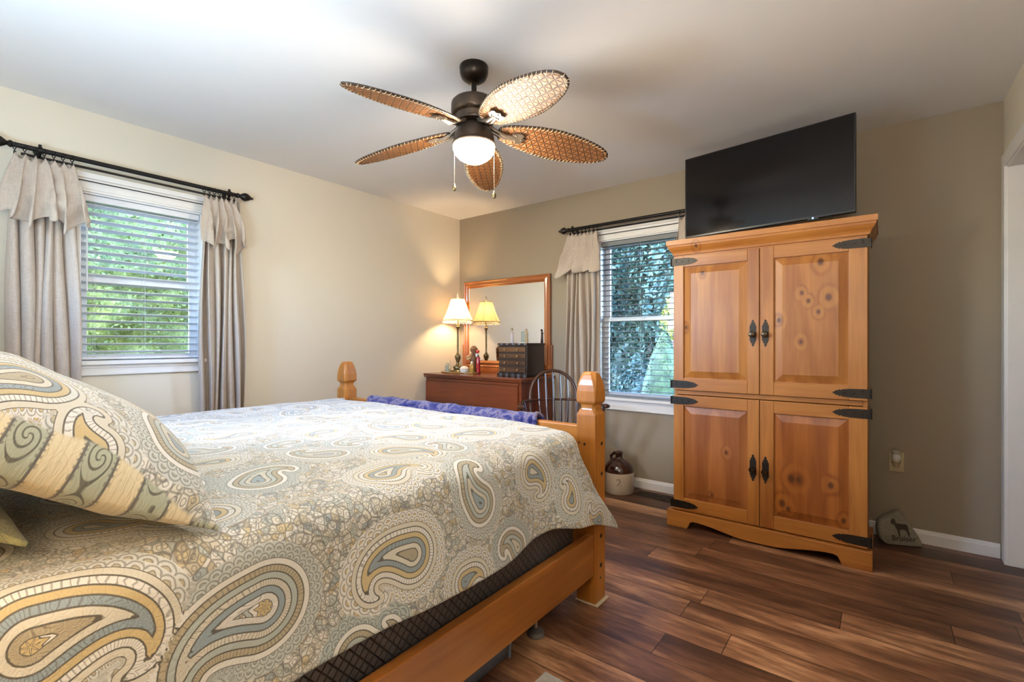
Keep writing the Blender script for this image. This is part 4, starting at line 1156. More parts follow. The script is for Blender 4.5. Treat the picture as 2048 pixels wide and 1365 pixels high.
    ros = t.math('MULTIPLY', t.math('LESS_THAN', hr, .042), t.math('LESS_THAN', pd, -BW * 5))
    c = t.mix(inb, fill, bcol)
    c = t.mix(ros, c, pcol)
    if stripes:
        st = t.attr('st'); x, y, _ = t.sep(qc)
        k = t.math('DIVIDE', y, .052); ki = t.math('FLOOR', k); kf = t.math('FRACT', k)
        alt = t.math('ABSOLUTE', t.math('MODULO', ki, 2.0))
        e_ = t.math('MINIMUM', kf, t.math('SUBTRACT', 1.0, kf))
        ln = t.maprange(e_, .03, .05)
        # scroll work in the sage bands
        sx_ = t.math('DIVIDE', x, .050); cx_ = t.math('SUBTRACT', t.math('FRACT', sx_), .5)
        r_ = t.math('SQRT', t.math('ADD', t.math('POWER', t.math('MULTIPLY', cx_, 1.0), 2.0), t.math('POWER', t.math('SUBTRACT', kf, .5), 2.0)))
        a_ = t.math('ARCTAN2', t.math('SUBTRACT', kf, .5), cx_)
        sp = t.math('SINE', t.math('ADD', t.math('MULTIPLY', r_, 34.0), t.math('MULTIPLY', a_, 2.0)))
        scr = t.math('MULTIPLY', t.maprange(sp, .45, .85), t.math('LESS_THAN', r_, .46))
        sage = t.mix(scr, (.36, .41, .33), (.09, .10, .085))
        fine = t.math('SINE', t.math('MULTIPLY', kf, 30.0))
        crm = t.mix(t.math('MULTIPLY', t.maprange(fine, .5, 1), .35), (.66, .60, .42), (.42, .34, .18))
        sc = t.mix(alt, crm, sage)
        dots = t.maprange(t.math('SINE', t.math('MULTIPLY', x, 2 * PI / .006)), .1, .4)
        near = t.math('LESS_THAN', e_, .09)
        sc = t.mix(t.math('MULTIPLY', t.math('MULTIPLY', dots, near), .6), sc, LN)
        sc = t.mix(t.math('SUBTRACT', 1.0, ln), sc, LN)
        c = t.mix(st, c, sc)
    c = t.mix(t.math('MULTIPLY', t.noise(qc, 400, 2), .12), c, (.75, .73, .66))
    t.set(c, .8, spec=.25, sheen=.35)
    h = t.math('ADD', t.math('MULTIPLY', e1, .5), t.noise(qc, 60, 3))
    t.bump(h, .35, .003)
    return t.mat
M['quilt'] = quilt_mat('paisley_quilt_cloth'); M['shamcloth'] = quilt_mat('paisley_sham_cloth', True)
rg = random.Random(12)
motifs = []
NE = 2.0     # cloth coordinate of the near top edge
hand = [(2.16, .84, .072, -2.0, 1), (2.10, 1.13, .060, -2.4, -1), (2.06, 1.42, .055, 1.2, -1), (2.30, 1.30, .045, -2.6, 1), (2.22, 1.62, .040, 2.6, 1), (2.34, 1.80, .050, -1.6, -1), (2.14, .46, .085, -1.7, 1), (2.05, .12, .08, 1.8, -1), (2.33, .66, .050, 1.0, 1), (2.28, .20, .055, 2.9, 1), (2.30, 1.02, .045, 1.9, -1)]
motifs += hand
y = -.2; row = 0
while y < 2.0:
    x = .1 + (row % 2) * .13
    while x < 1.95:
        px_, py_ = x + rg.uniform(-.05, .05), y + rg.uniform(-.05, .05)
        motifs.append((px_, py_, rg.uniform(.042, .078), rg.uniform(0, 6.28), rg.choice([-1, 1])))
        x += .27
    y += .21; row += 1

XN, XF = -1.035, -2.925   # mattress edges under the quilt
def smooth(a, b, x):
    t_ = min(1, max(0, (x - a) / (b - a))); return t_ * t_ * (3 - 2 * t_)
def quilt_point(s, t_, far=False):
    """s: cloth distance across (NE at the near top edge, growing down the side); t_: along the bed, 0..1 -> y"""
    a = s - NE
    R_ = .055
    yend = 1.845 - .085 * smooth(-.32, -.03, a) + .04 * smooth(.05, .20, a) + .135 * smooth(.18, .42, a)
    y = -.27 + (yend + .27) * t_
    zt = .776
    und = .006 * mnoise.noise(Vector((s * 2.2, y * 2.2, 1))) + .003 * mnoise.noise(Vector((s * 6, y * 6, 4)))
    W_ = XN - XF
    if a < -W_ + R_:
        b = -W_ + R_ - a        # far side, drop straight
        if b < R_ * PI / 2:
            th = b / R_; return (XF + R_ - R_ * math.sin(th) - .0, y, zt - R_ + R_ * math.cos(th) + und)
        return (XF - .008 * (1 + math.sin(y * 12)), y, zt - R_ - (b - R_ * PI / 2))
    if a < -R_:
        x = XN + a; z = zt + und
        z -= .012 * smooth(-.5, -R_, a)
    else:
        b = a + R_
        zt2 = zt - .012
        if b < R_ * PI / 2:
            th = b / R_; x = XN - R_ + R_ * math.sin(th) + .012 * th; z = zt2 - R_ + R_ * math.cos(th) + und
        else:
            g = b - R_ * PI / 2
            x = XN + .019 + g * .14 + .012 * math.sin(y * 7.5 + 1.0) * min(1, g * 5) + .016 * math.sin(y * 15 + 2.2) * min(1, g * 3.2) * smooth(.9, 1.6, y)
            x += .050 * smooth(1.45, 1.95, y) * min(1, g * 4)
            z = zt2 - R_ - g * .985 + und
    # curl down behind the mattress end, away from the near corner
    e = y - 1.785
    if e > 0 and a < -.10:
        f = smooth(-.10, -.25, a)
        z -= f * min(.11, (e / .06) ** 2 * .075)
    # slight sag of the near top toward the head
    return (x, y, z)
def hem(t_):
    y = -.30 + 2.2 * t_
    return NE + .318 + .010 * math.sin(y * 6 + .5) - .012 * smooth(1.2, 1.45, y) + .035 * smooth(1.52, 1.68, y) + .095 * smooth(1.66, 2.0, y)
NU, NV = 330, 250
S0 = NE - (XN - XF) - .30
mb = MB(); P2 = []
for j in range(NV + 1):
    t_ = j / NV; he = hem(t_)
    for i in range(NU + 1):
        s_ = S0 + (he - S0) * (i / NU)
        p = quilt_point(s_, t_); mb.v.append(p); P2.append((s_, p[1]))
for j in range(NV):
    for i in range(NU): mb.f.append((j*(NU+1)+i, j*(NU+1)+i+1, (j+1)*(NU+1)+i+1, (j+1)*(NU+1)+i))
mb.m = [0] * len(mb.f)
P2 = np.array(P2)
def put_fields(mb, P2, motifs):
    D_, SS_, ID_, HX_, HY_ = paisley_fields(P2, motifs)
    z0 = np.zeros(len(P2))
    mb.attr['pd'] = ('FLOAT', D_); mb.attr['ps'] = ('FLOAT', SS_); mb.attr['pid'] = ('FLOAT', ID_)
    mb.attr['ph'] = ('FLOAT_VECTOR', np.stack([HX_, HY_, z0], 1)); mb.attr['qc'] = ('FLOAT_VECTOR', np.stack([P2[:, 0], P2[:, 1], z0], 1))
put_fields(mb, P2, motifs)
qo = mb.build('quilt', M['quilt'], smooth=True, ang=180, fix=False, solid=.009)
tag(qo, 'paisley patterned cream, slate and gold quilt spread over the bed', 'quilt')

def cushion(mb, hw, hh, T1, T2, n1, n2, Mx, pinch=.05, ex=2.6, sag=0, seed=0):
    """closed pillow surface, front bulge T1, back bulge T2; returns (coords list, back flag list)"""
    P = []; B = []
    start = len(mb.v)
    for side, T in ((1, T1), (-1, T2)):
        base = len(mb.v)
        for j in range(n2 + 1):
            for i in range(n1 + 1):
                u = -1 + 2 * i / n1; v = -1 + 2 * j / n2
                uu = math.sin(u * PI / 2); vv = math.sin(v * PI / 2)
                x = uu * hw * (1 - pinch * (1 - abs(vv) ** 2) * 1.0 * abs(uu) ** 4)
                y = vv * hh * (1 - pinch * 1.4 * (1 - abs(uu) ** 2) * abs(vv) ** 4)
                t_ = (max(0, 1 - abs(uu) ** ex) ** .62) * (max(0, 1 - abs(vv) ** ex) ** .62)
                z = side * (.004 + T * t_) if t_ > 0 else 0
                z += .010 * t_ * mnoise.noise(Vector((uu * 3 + seed, vv * 3, side)))
                z -= sag * max(0, -uu) ** 3
                q = Mx @ Vector((x, y, z)); mb.v.append((q.x, q.y, q.z)); P.append((x, y)); B.append(1.0 if side < 0 else 0.0)
        for j in range(n2):
            for i in range(n1):
                f = (base + j*(n1+1)+i, base + j*(n1+1)+i+1, base + (j+1)*(n1+1)+i+1, base + (j+1)*(n1+1)+i)
                mb.f.append(f if side > 0 else f[::-1]); mb.m.append(0)
    return P, B
lean = math.radians(31)
# local x -> +X, local y -> up the lean, local z -> front normal
def lean_matrix(cx, y_edge, z_edge, hh, ang, yaw=0, roll=0):
    up = Vector((0, -math.cos(ang), math.sin(ang))); nz = Vector((0, math.sin(ang), math.cos(ang)))
    c = Vector((cx, y_edge, z_edge)) + up * hh
    R_ = Matrix(((-1, 0, 0), (0, up.y, nz.y), (0, up.z, nz.z))).to_4x4()
    return Matrix.Translation(c) @ Matrix.Rotation(yaw, 4, 'Z') @ R_ @ Matrix.Rotation(roll, 4, 'Z')
mb = MB()
hw, hh = .47, .265
P, B = cushion(mb, hw, hh, .122, .080, 150, 110, lean_matrix(-1.500, .408, .822, hh, lean), pinch=.05, ex=3.2, sag=.045, seed=2)
P2 = np.array(P) * np.array([1, 1]) + np.array([5.0, 5.0])
sm = [(5 + a, 5 + b, s_, r_, f_) for a, b, s_, r_, f_ in [(-.30, .10, .075, 2.2, 1), (-.33, -.17, .055, .6, -1), (-.08, -.14, .065, 2.6, 1), (.02, .17, .07, -1.2, 1), (.25, -.05, .08, .4, -1), (.38, .2, .05, 2.0, 1), (-.12, .02, .03, 4.0, 1), (-.42, -.02, .035, 1.0, -1)]]
put_fields(mb, P2, sm)
B = [max(b_, min(1.0, max(0.0, ((-hw + .004 + .058 * smooth(-.27, .0, y_)) - x_) / .004))) for b_, (x_, y_) in zip(B, P)]
mb.attr['st'] = ('FLOAT', np.array(B))
sham = mb.build('pillow_sham', M['shamcloth'], smooth=True, ang=180, fix=False)
tag(sham, 'large paisley pillow sham with sage striped back leaning at the head of the bed', 'pillow')
M['olive'] = NT('olive_cotton')
p = M['olive'].obj(); M['olive'].set(M['olive'].mix(M['olive'].noise(p, 30, 3), (.25, .25, .12), (.34, .33, .17)), .8, sheen=.3)
M['olive'].bump(M['olive'].noise(M['olive'].vmath('MULTIPLY', p, (1, 2, 1)), 14, 4, .6, 1.5), .8, .02); M['olive'] = M['olive'].mat
mb = MB()
cushion(mb, .46, .20, .042, .045, 60, 44, lean_matrix(-1.585, .130, .812, .20, math.radians(33)), pinch=.07, seed=9)
gp = mb.build('pillow', M['olive'], smooth=True, ang=180, fix=False)
tag(gp, 'plain olive green pillow tucked underneath the paisley sham', 'pillow')

# throw over the footboard
def throw_mat():
    t = NT('plush_blue_throw'); p = t.obj()
    a = t.noise(t.vmath('MULTIPLY', p, (1, .7, 1.4)), 13, 4, .6, 1.2); b = t.noise(p, 150, 3)
    f = t.math('ADD', t.math('MULTIPLY', a, .85), t.math('MULTIPLY', b, .15))
    t.set(t.ramp(f, [(.34, (.008, .009, .06)), (.43, (.018, .024, .16)), (.50, (.06, .065, .20)), (.57, (.19, .17, .27)), (.68, (.05, .045, .14))]), .9, spec=.1, sheen=.2)
    t.bump(t.noise(p, 220, 3), .7, .006); return t.mat
M['throw'] = throw_mat()
def thr(u, v):
    x = -2.665 + 1.345 * u
    w_ = .034 + .007 * mnoise.noise(Vector((x * 9, v * 3, 0))) + .004 * mnoise.noise(Vector((x * 25, v * 8, 5)))
    endf = min(1, u / .03, (1 - u) / .03); w_ *= .72 + .28 * math.sqrt(max(0, endf))
    L_ = .20
    q = v * (2 * L_ + PI * w_)
    if q < L_: return (x, PY - w_, .765 - (L_ - q))
    if q < L_ + PI * w_:
        th = (q - L_) / w_; return (x + .004 * math.sin(20 * x), PY - w_ * math.cos(th), .768 + w_ * .98 * math.sin(th))
    return (x, PY + w_, .765 - (q - L_ - PI * w_))
tb = thing('throw_blanket', 'plush mottled blue and violet throw draped over the footboard rail', 'blanket', (-1.99, PY, .58))
MB().grid(thr, 260, 60).build('blanket_body', M['throw'], tb, smooth=True, ang=180, solid=.008, fix=False)
q = MB()
pts = [(-1.322 + .008 * math.cos(k * .5), PY - .034 * math.cos(PI * k / 12), .768 + .034 * math.sin(PI * k / 12)) for k in range(13)]
q.tube([(-1.318, PY - .036, .60)] + pts + [(-1.318, PY + .036, .60)], .012, 10)
q.build('rolled_edge', M['throw'], tb, smooth=True)
# ------------------------------------------------------------------ Windsor chair
M['walnut'] = wood('chair_dark_wood', (.085, .030, .014), (.035, .013, .008), 'z', rough=.3, ring=2, coat=.3)
ch = thing('windsor_chair', 'dark brown bow-back Windsor armchair between the dresser and the back window', 'chair', (-1.862, 2.965, 0), math.radians(43))
# local frame: +x to the sitter's left as seen from behind, -y is the front (turned towards the camera)
cb = lambda mb, nm, par=None, **k: mb.build(nm, M['walnut'], par or ch, world=False, smooth=True, **k)
SZ = .43
def seat_pt(a, r): return (.235 * r * math.cos(a) * (1 + .06 * math.sin(a)), .215 * r * math.sin(a))
mb = MB(); n = 36
rows = [(.90, SZ - .038), (1.0, SZ - .026), (1.0, SZ - .006), (.96, SZ), (.80, SZ - .006), (.5, SZ - .012), (.2, SZ - .012)]
vs = []
for r, z in rows:
    for i in range(n): a = 2 * PI * i / n; q_ = seat_pt(a, r); vs.append((q_[0], q_[1], z))
fs = [(k*n+i, k*n+(i+1) % n, (k+1)*n+(i+1) % n, (k+1)*n+i) for k in range(len(rows)-1) for i in range(n)] + [tuple(range(n))[::-1], tuple((len(rows)-1)*n+i for i in range(n))]
cb(mb.add(vs, fs), 'seat')
legt = [(-.15, -.14, -.19, -.20), (.15, -.14, .19, -.20), (-.13, .13, -.18, .21), (.13, .13, .18, .21)]
for (a, b, c_, d_) in legt:
    pts = []; rr = []
    for k in range(13):
        f = k / 12; pts.append((a + (c_ - a) * f, b + (d_ - b) * f, (SZ - .03) * (1 - f)))
        rr.append([.013, .015, .019, .021, .019, .014, .018, .013, .018, .019, .017, .015, .012][k])
    cb(MB().tube(pts, rr, 12), 'leg')
for s_ in (-1, 1):
    cb(MB().tube([(s_*.168, -.168, .19), (s_*.163, 0, .19), (s_*.158, .168, .19)], [.009, .014, .009], 10), 'stretcher')
cb(MB().tube([(-.163, 0, .19), (0, 0, .19), (.163, 0, .19)], [.009, .014, .009], 10), 'stretcher')
# arm rail: a U round the back, ending in hands
AZ = .705
arm_p = [(-.305, -.20), (-.295, -.12), (-.285, 0), (-.265, .10), (-.21, .185), (-.12, .235), (0, .25), (.12, .235), (.21, .185), (.265, .10), (.285, 0), (.295, -.12), (.305, -.20)]
def catmull(P, m):
    out = []
    for i in range(len(P) - 1):
        p0, p1, p2, p3 = P[max(i-1, 0)], P[i], P[i+1], P[min(i+2, len(P)-1)]
        for k in range(m):
            t_ = k / m
            out.append(tuple(.5 * ((2*p1[j]) + (-p0[j]+p2[j])*t_ + (2*p0[j]-5*p1[j]+4*p2[j]-p3[j])*t_*t_ + (-p0[j]+3*p1[j]-3*p2[j]+p3[j])*t_**3) for j in range(len(p1))))
    out.append(tuple(P[-1])); return out
ap = catmull(arm_p, 5)
rr = [.024 if (i < 4 or i > len(ap) - 5) else .0155 for i in range(len(ap))]
rr[0] = rr[-1] = .014
cb(MB().tube([(a, b, AZ) for a, b in ap], rr, 12, up=(0, 0, 1), flat=.62), 'arm_rail')
# bow
bw = []
for k in range(29):
    th = PI * k / 28
    x_ = -.185 * math.cos(th); z_ = AZ + .225 * math.sin(th) ** .85 if th > 0 else AZ
    bw.append((x_, .225 + .055 * (z_ - AZ) / .22 + .015 * math.cos(th) ** 2 * -1, z_ + .0))
cb(MB().tube(bw, .0125, 12, up=(0, 1, 0), flat=.8), 'bow')
def on_bow(x): return AZ + .225 * max(0, 1 - (x / .185) ** 2) ** .425
for x_ in (-.115, -.058, 0, .058, .115):
    zt_ = on_bow(x_) - .004
    cb(MB().tube([(x_ * .72, .165, SZ - .01), (x_ * .88, .20, .56), (x_ * .98, .232, AZ), (x_, .225 + .055 * (zt_ - AZ) / .22, zt_)], [.007, .0105, .0075, .006], 10), 'spindle')
for s_ in (-1, 1):
    for (xa, ya, xb, yb, R_) in ((.145, .11, .245, .135, .009), (.17, .02, .287, -.02, .009), (.17, -.08, .298, -.15, .014)):
        cb(MB().tube([(s_*xa, ya, SZ - .01), (s_*(xa*.6+xb*.4), ya*.6+yb*.4, .54), (s_*(xa*.2+xb*.8), ya*.2+yb*.8, .62), (s_*xb, yb, AZ - .005)], [R_*.75, R_*1.25, R_*.8, R_*.75], 10), 'arm_spindle')
    cb(MB().tube([(s_*.165, .148, SZ - .01), (s_*.178, .195, .58), (s_*.186, .212, AZ)], [.007, .010, .010], 10), 'spindle')

# ------------------------------------------------------------------ stoneware jug
gl = NT('stoneware_jug_glaze'); p = gl.obj(); z_ = gl.sep(p)[2]
f = gl.maprange(gl.math('ADD', z_, gl.math('MULTIPLY', gl.noise(p, 12, 2), .006)), .1615, .1640)
nz_ = gl.noise(p, 7, 3)
gl.set(gl.mix(f, gl.mix(nz_, (.50, .40, .28), (.68, .60, .48)), gl.mix(nz_, (.028, .008, .005), (.060, .018, .010))), gl.maprange(f, 0, 1, .32, .12), spec=.6, coat=.5)
JG = (-1.598, 3.412, 0)
jg = thing('stoneware_jug', 'brown and cream stoneware jug with a numeral two, on the floor by the window', 'jug', JG)
R0 = .113
MB().lathe([(0, 0), (R0 - .006, 0), (R0, .006), (R0, .158), (R0 - .001, .175), (R0 - .008, .196), (R0 - .024, .220), (.066, .240), (.044, .252), (.030, .259), (.026, .266), (.026, .292), (.029, .297), (.030, .304), (.026, .309), (.018, .309), (.016, .300), (0, .298)], JG, 48).build('jug_body', gl.mat, jg, smooth=True, ang=180)
MB().tube([(JG[0] - .085, JG[1] + .045, .205), (JG[0] - .092, JG[1] + .050, .255), (JG[0] - .050, JG[1] + .028, .288), (JG[0] - .020, JG[1] + .012, .280)], .011, 12).build('handle', gl.mat, jg, smooth=True)
vs, fs = text_mesh('2', .078)
a0 = math.atan2(-JG[1], -JG[0]) - .02
mb = MB().add([(JG[0] + (R0 + .0006) * math.cos(a0 + x / R0), JG[1] + (R0 + .0006) * math.sin(a0 + x / R0), .070 + y) for x, y, z in vs], fs)
mb.build('painted_numeral', plain('numeral_ink', (.30, .24, .18), .5), jg, fix=False)

# floor register
rgz = thing('floor_register', 'brown slotted floor register beneath the back window', 'floor vent', (-1.30, 3.46, 0))
mb = MB().box(-1.475, 3.405, 0, -1.125, 3.412, .004).box(-1.475, 3.518, 0, -1.125, 3.525, .004).box(-1.475, 3.412, 0, -1.465, 3.518, .004).box(-1.135, 3.412, 0, -1.125, 3.518, .004).box(-1.304, 3.412, 0, -1.297, 3.518, .004).box(-1.465, 3.462, 0, -1.135, 3.467, .004)
mb.build('register_frame', M['brownmetal'], rgz)
q = MB()
for k in range(26):
    x = -1.460 + .0125 * k
    q.box(x, 3.412, .0005, x + .004, 3.518, .0035)
q.build('louvres', M['brownmetal'], rgz)
MB().box(-1.465, 3.412, .0001, -1.135, 3.518, .0006).build('duct', M['bolt'], rgz)

# ------------------------------------------------------------------ memorial stone
st = NT('carved_grey_stone'); p = st.obj()
f = st.math('ADD', st.math('MULTIPLY', st.noise(p, 9, 4), .6), st.math('MULTIPLY', st.noise(p, 120, 3), .4))
st.set(st.mix(st.maprange(f, .3, .7), (.20, .18, .13), (.36, .33, .26)), .75, spec=.3); st.bump(f, .4, .004)
eng = plain('engraved_dark_stone', (.060, .045, .028), .8, var=.2, scale=90)
STN = (.088, 3.500, 0)
sn = thing('engraved_stone', 'grey leaning memorial stone engraved with a standing dog, right of the armoire', 'stone', STN, math.radians(24))
outl = [(-.098, .020), (-.108, .060), (-.104, .100), (-.092, .128), (-.060, .150), (-.018, .170), (.004, .184), (.018, .176), (.040, .140), (.062, .100), (.084, .060), (.098, .026), (.096, .008), (.080, 0), (-.060, 0), (-.084, .006)]
ol = catmull(outl + [outl[0]], 4)[:-1]
tilt = math.radians(14)
def sp(x, z, d):
    return (x, -.030 + z * math.sin(tilt) + d * math.cos(tilt) , z * math.cos(tilt) - d * math.sin(tilt) * .0 + .001)
cx_, cz_ = 0, .085
layers = [(.90, .0, 0), (.97, .004, 1), (1.0, .014, 1), (1.0, .040, 1), (.95, .052, 1), (.75, .060, 0)]
vs = []; N = len(ol)
for sc_, d, _ in layers:
    for (x, z) in ol:
        xx, zz = cx_ + (x - cx_) * sc_, cz_ + (z - cz_) * sc_
        w_ = .003 * mnoise.noise(Vector((xx * 30, zz * 30, d * 40)))
        zz = max(zz, 0)
        vs.append(sp(xx, zz, d + w_))
fs = [(k*N+i, k*N+(i+1) % N, (k+1)*N+(i+1) % N, (k+1)*N+i) for k in range(len(layers)-1) for i in range(N)] + [tuple(range(N)), tuple((len(layers)-1)*N+i for i in range(N))[::-1]]
MB().add(vs, fs).build('stone_body', st.mat, sn, world=False, smooth=True, ang=50)
vs, fs = text_mesh('Bruiser', .040)
MB().add([sp(x * 1.02 + .008, y + .028, -.0042) for x, y, z in vs], fs).build('engraved_name', eng, sn, world=False, fix=False)
dog = [(-.052, .128), (-.046, .146), (-.040, .138), (-.034, .146), (-.030, .132), (-.026, .122), (-.014, .119), (.010, .118), (.026, .119), (.034, .113), (.037, .098), (.036, .084), (.042, .070), (.038, .056), (.043, .050), (.034, .050), (.033, .062), (.028, .076), (.022, .084), (.010, .088), (-.004, .088), (-.012, .084), (-.013, .068), (-.012, .054), (-.008, .050), (-.018, .050), (-.020, .066), (-.023, .084), (-.030, .096), (-.036, .112), (-.046, .114), (-.054, .118)]
mb = MB().prism([(x * .9 + .004, z) for x, z in dog], 'xz', -.0040, -.0005)
mb.v = [sp(x, z, y) for (x, y, z) in mb.v]
mb.build('engraved_dog', eng, sn, world=False)

# ------------------------------------------------------------------ outlet with a plug-in warmer
M['ivory'] = plain('ivory_plate', (.52, .43, .25), .35, var=.02)
ou = thing('wall_outlet', 'ivory wall outlet on the dark wall to the right of the armoire', 'outlet', (.076, YB, .45))
MB().box(.041, YB - .006, .390, .111, YB, .508).build('cover_plate', M['ivory'], ou, bevel=.003)
for zc in (.428, .470): MB().lathe([(0, 0), (.017, 0), (.016, .003), (0, .003)], (.076, YB - .006, zc), 20, M=Matrix.Rotation(PI/2, 4, 'X')).build('socket', M['ivory'], ou, smooth=True)
pg = thing('air_freshener', 'small plug-in air freshener with a clear bulb in the wall outlet', 'air freshener', (.076, YB - .03, .47))
c_ = (.074, YB - .034)
MB().lathe([(.0, .500), (.021, .500), (.022, .504), (.021, .520), (.019, .524), (0, .524)], (c_[0], c_[1], 0), 24).build('cap', plain('freshener_top', (.45, .40, .30), .4), pg, smooth=True)
MB().lathe([(.021, .470), (.022, .474), (.018, .500), (0, .500)][0:4] , (c_[0], c_[1], 0), 24).build('housing', M['whitecap'], pg, smooth=True)
MB().lathe([(0, .424), (.008, .426), (.010, .436), (.018, .446), (.022, .458), (.018, .470), (0, .471)], (c_[0], c_[1], 0), 20).build('oil_bottle', plain('oil_bulb', (.55, .48, .30), .08, 0, .8, var=.1, coat=.8), pg, smooth=True)
MB().box(c_[0] - .014, c_[1], .452, c_[0] + .014, YB - .0065, .492).build('plug', M['whitecap'], pg, bevel=.003)

# rug corner at the lower edge of the picture
rgm = NT('pale_shag'); p = rgm.obj(); n_ = rgm.noise(p, 90, 4)
rgm.set(rgm.mix(n_, (.30, .29, .26), (.62, .61, .57)), .95, sheen=.4); rgm.bump(n_, .9, .006)
ru = thing('bedside_rug', 'pale grey bedside rug whose corner shows on the floor beside the bed', 'rug', (-.6, .6, 0))
def rug(u, v):
    x = -.925 + .62 * u; y = .02 + 1.36 * v
    e = min(u * .62, (1-u) * .62, v * 1.36, (1-v) * 1.36)
    return (x, y, .001 + .011 * min(1, e / .012) + .0025 * mnoise.noise(Vector((x * 60, y * 60, 0))) * min(1, e / .012))
mb = MB().grid(rug, 90, 180)
mb.build('rug_body', rgm.mat, ru, smooth=True, ang=180, fix=False)

# ------------------------------------------------------------------ ceiling fan
FX, FY = -1.501, 1.645
M['bronze'] = plain('oil_rubbed_bronze', (.060, .042, .030), .38, .55, var=.12, scale=20)
M['bronzedark'] = plain('dark_bronze', (.020, .014, .010), .30, .6, var=.1)
M['nickel'] = plain('worn_bronze_iron', (.16, .13, .10), .35, .6, var=.2)
fan = thing('ceiling_fan', 'ceiling fan with five woven leaf blades and a lit frosted glass bowl', 'ceiling fan', (FX, FY, 2.44))
F0 = (FX, FY, .028)
MB().lathe([(0, 2.44), (.066, 2.44), (.068, 2.434), (.066, 2.424), (.067, 2.418), (.065, 2.404), (.056, 2.385), (.042, 2.374), (.030, 2.369), (.022, 2.366), (0, 2.365)], (FX, FY, 0), 40).build('canopy', M['bronzedark'], fan, smooth=True)
MB().lathe([(.0125, 2.367), (.0125, 2.300)], (FX, FY, 0), 20).build('downrod', M['bronzedark'], fan, smooth=True)
MB().lathe([(.0, 2.286), (.016, 2.286), (.022, 2.280), (.032, 2.262), (.034, 2.252), (0, 2.25)], F0, 28).build('rod_collar', M['bronze'], fan, smooth=True)
MB().lathe([(0, 2.256), (.060, 2.256), (.094, 2.250), (.104, 2.240), (.106, 2.232), (.106, 2.196), (.100, 2.186), (.088, 2.180), (.084, 2.158), (.090, 2.152), (.088, 2.145), (0, 2.145)], F0, 56, mod=lambda a, z: 1 - (.035 * (math.sin(28 * a) > 0) if 2.157 < z < 2.182 else 0)).build('motor_housing', M['bronze'], fan, smooth=True)
MB().lathe([(0, 2.147), (.046, 2.147), (.060, 2.140), (.075, 2.122), (.088, 2.100), (.094, 2.080), (.095, 2.060), (.100, 2.054), (.102, 2.046), (.098, 2.042), (0, 2.042)], F0, 48).build('light_fitter', M['bronze'], fan, smooth=True)
MB().lathe([(.094, 2.043), (.0975, 2.036), (.096, 2.022), (.086, 2.002), (.070, 1.985), (.048, 1.971), (.026, 1.963), (.012, 1.960), (.006, 1.955), (0, 1.954)], F0, 48).build('glass_bowl', emit('lit_frosted_glass', (1.0, .84, .64), 100), fan, smooth=True, ang=180)
def wicker_mat():
    t = NT('woven_wicker'); p = t.n('TexCoord').outputs['Object']
    x, y, z = t.sep(t.attr('bc', 'Vector'))
    k = 2 * PI / .030
    L = []
    for a in (0, 60, 120):
        ca, sa = math.cos(math.radians(a + 30)), math.sin(math.radians(a + 30))
        v = t.math('ADD', t.math('MULTIPLY', x, ca), t.math('MULTIPLY', y, sa))
        L.append(t.math('COSINE', t.math('MULTIPLY', v, k)))
    s_ = t.math('ADD', t.math('ADD', L[0], L[1]), L[2])
    mx = t.math('MAXIMUM', t.math('MAXIMUM', L[0], L[1]), L[2])
    f = t.maprange(mx, .72, .97)
    g = t.maprange(s_, -1.5, 3)
    n_ = t.noise(t.attr('bc', 'Vector'), 30, 3)
    strand = t.math('SINE', t.math('MULTIPLY', t.math('ADD', x, y), 1500))
    c = t.mix(n_, (.20, .072, .018), (.42, .17, .045))
    c = t.mix(t.math('MULTIPLY', t.math('SUBTRACT', 1.0, f), .0), c, (.2, .1, .05))
    c = t.mix(t.math('MULTIPLY', f, .8), c, (.045, .018, .007))
    t.set(c, .42, spec=.5)
    t.bump(t.math('ADD', t.math('SUBTRACT', 1.0, f), t.math('MULTIPLY', strand, .12)), .8, .003)
    return t.mat
M['wicker'] = wicker_mat()
M['binding'] = plain('dark_blade_binding', (.035, .018, .010), .5, var=.3)
M['stitch'] = plain('pale_cane_stitch', (.62, .48, .30), .6, var=.2)
BL_ = [(0, 0), (.006, .20), (.02, .34), (.05, .47), (.11, .61), (.20, .76), (.32, .90), (.44, .98), (.53, .99), (.64, .93), (.75, .82), (.85, .67), (.92, .51), (.965, .34), (.988, .20), (1, 0)]
def bw_(s):
    for (a, b), (c_, d_) in zip(BL_, BL_[1:]):
        if s <= c_: return b + (d_ - b) * (s - a) / (c_ - a)
    return 0
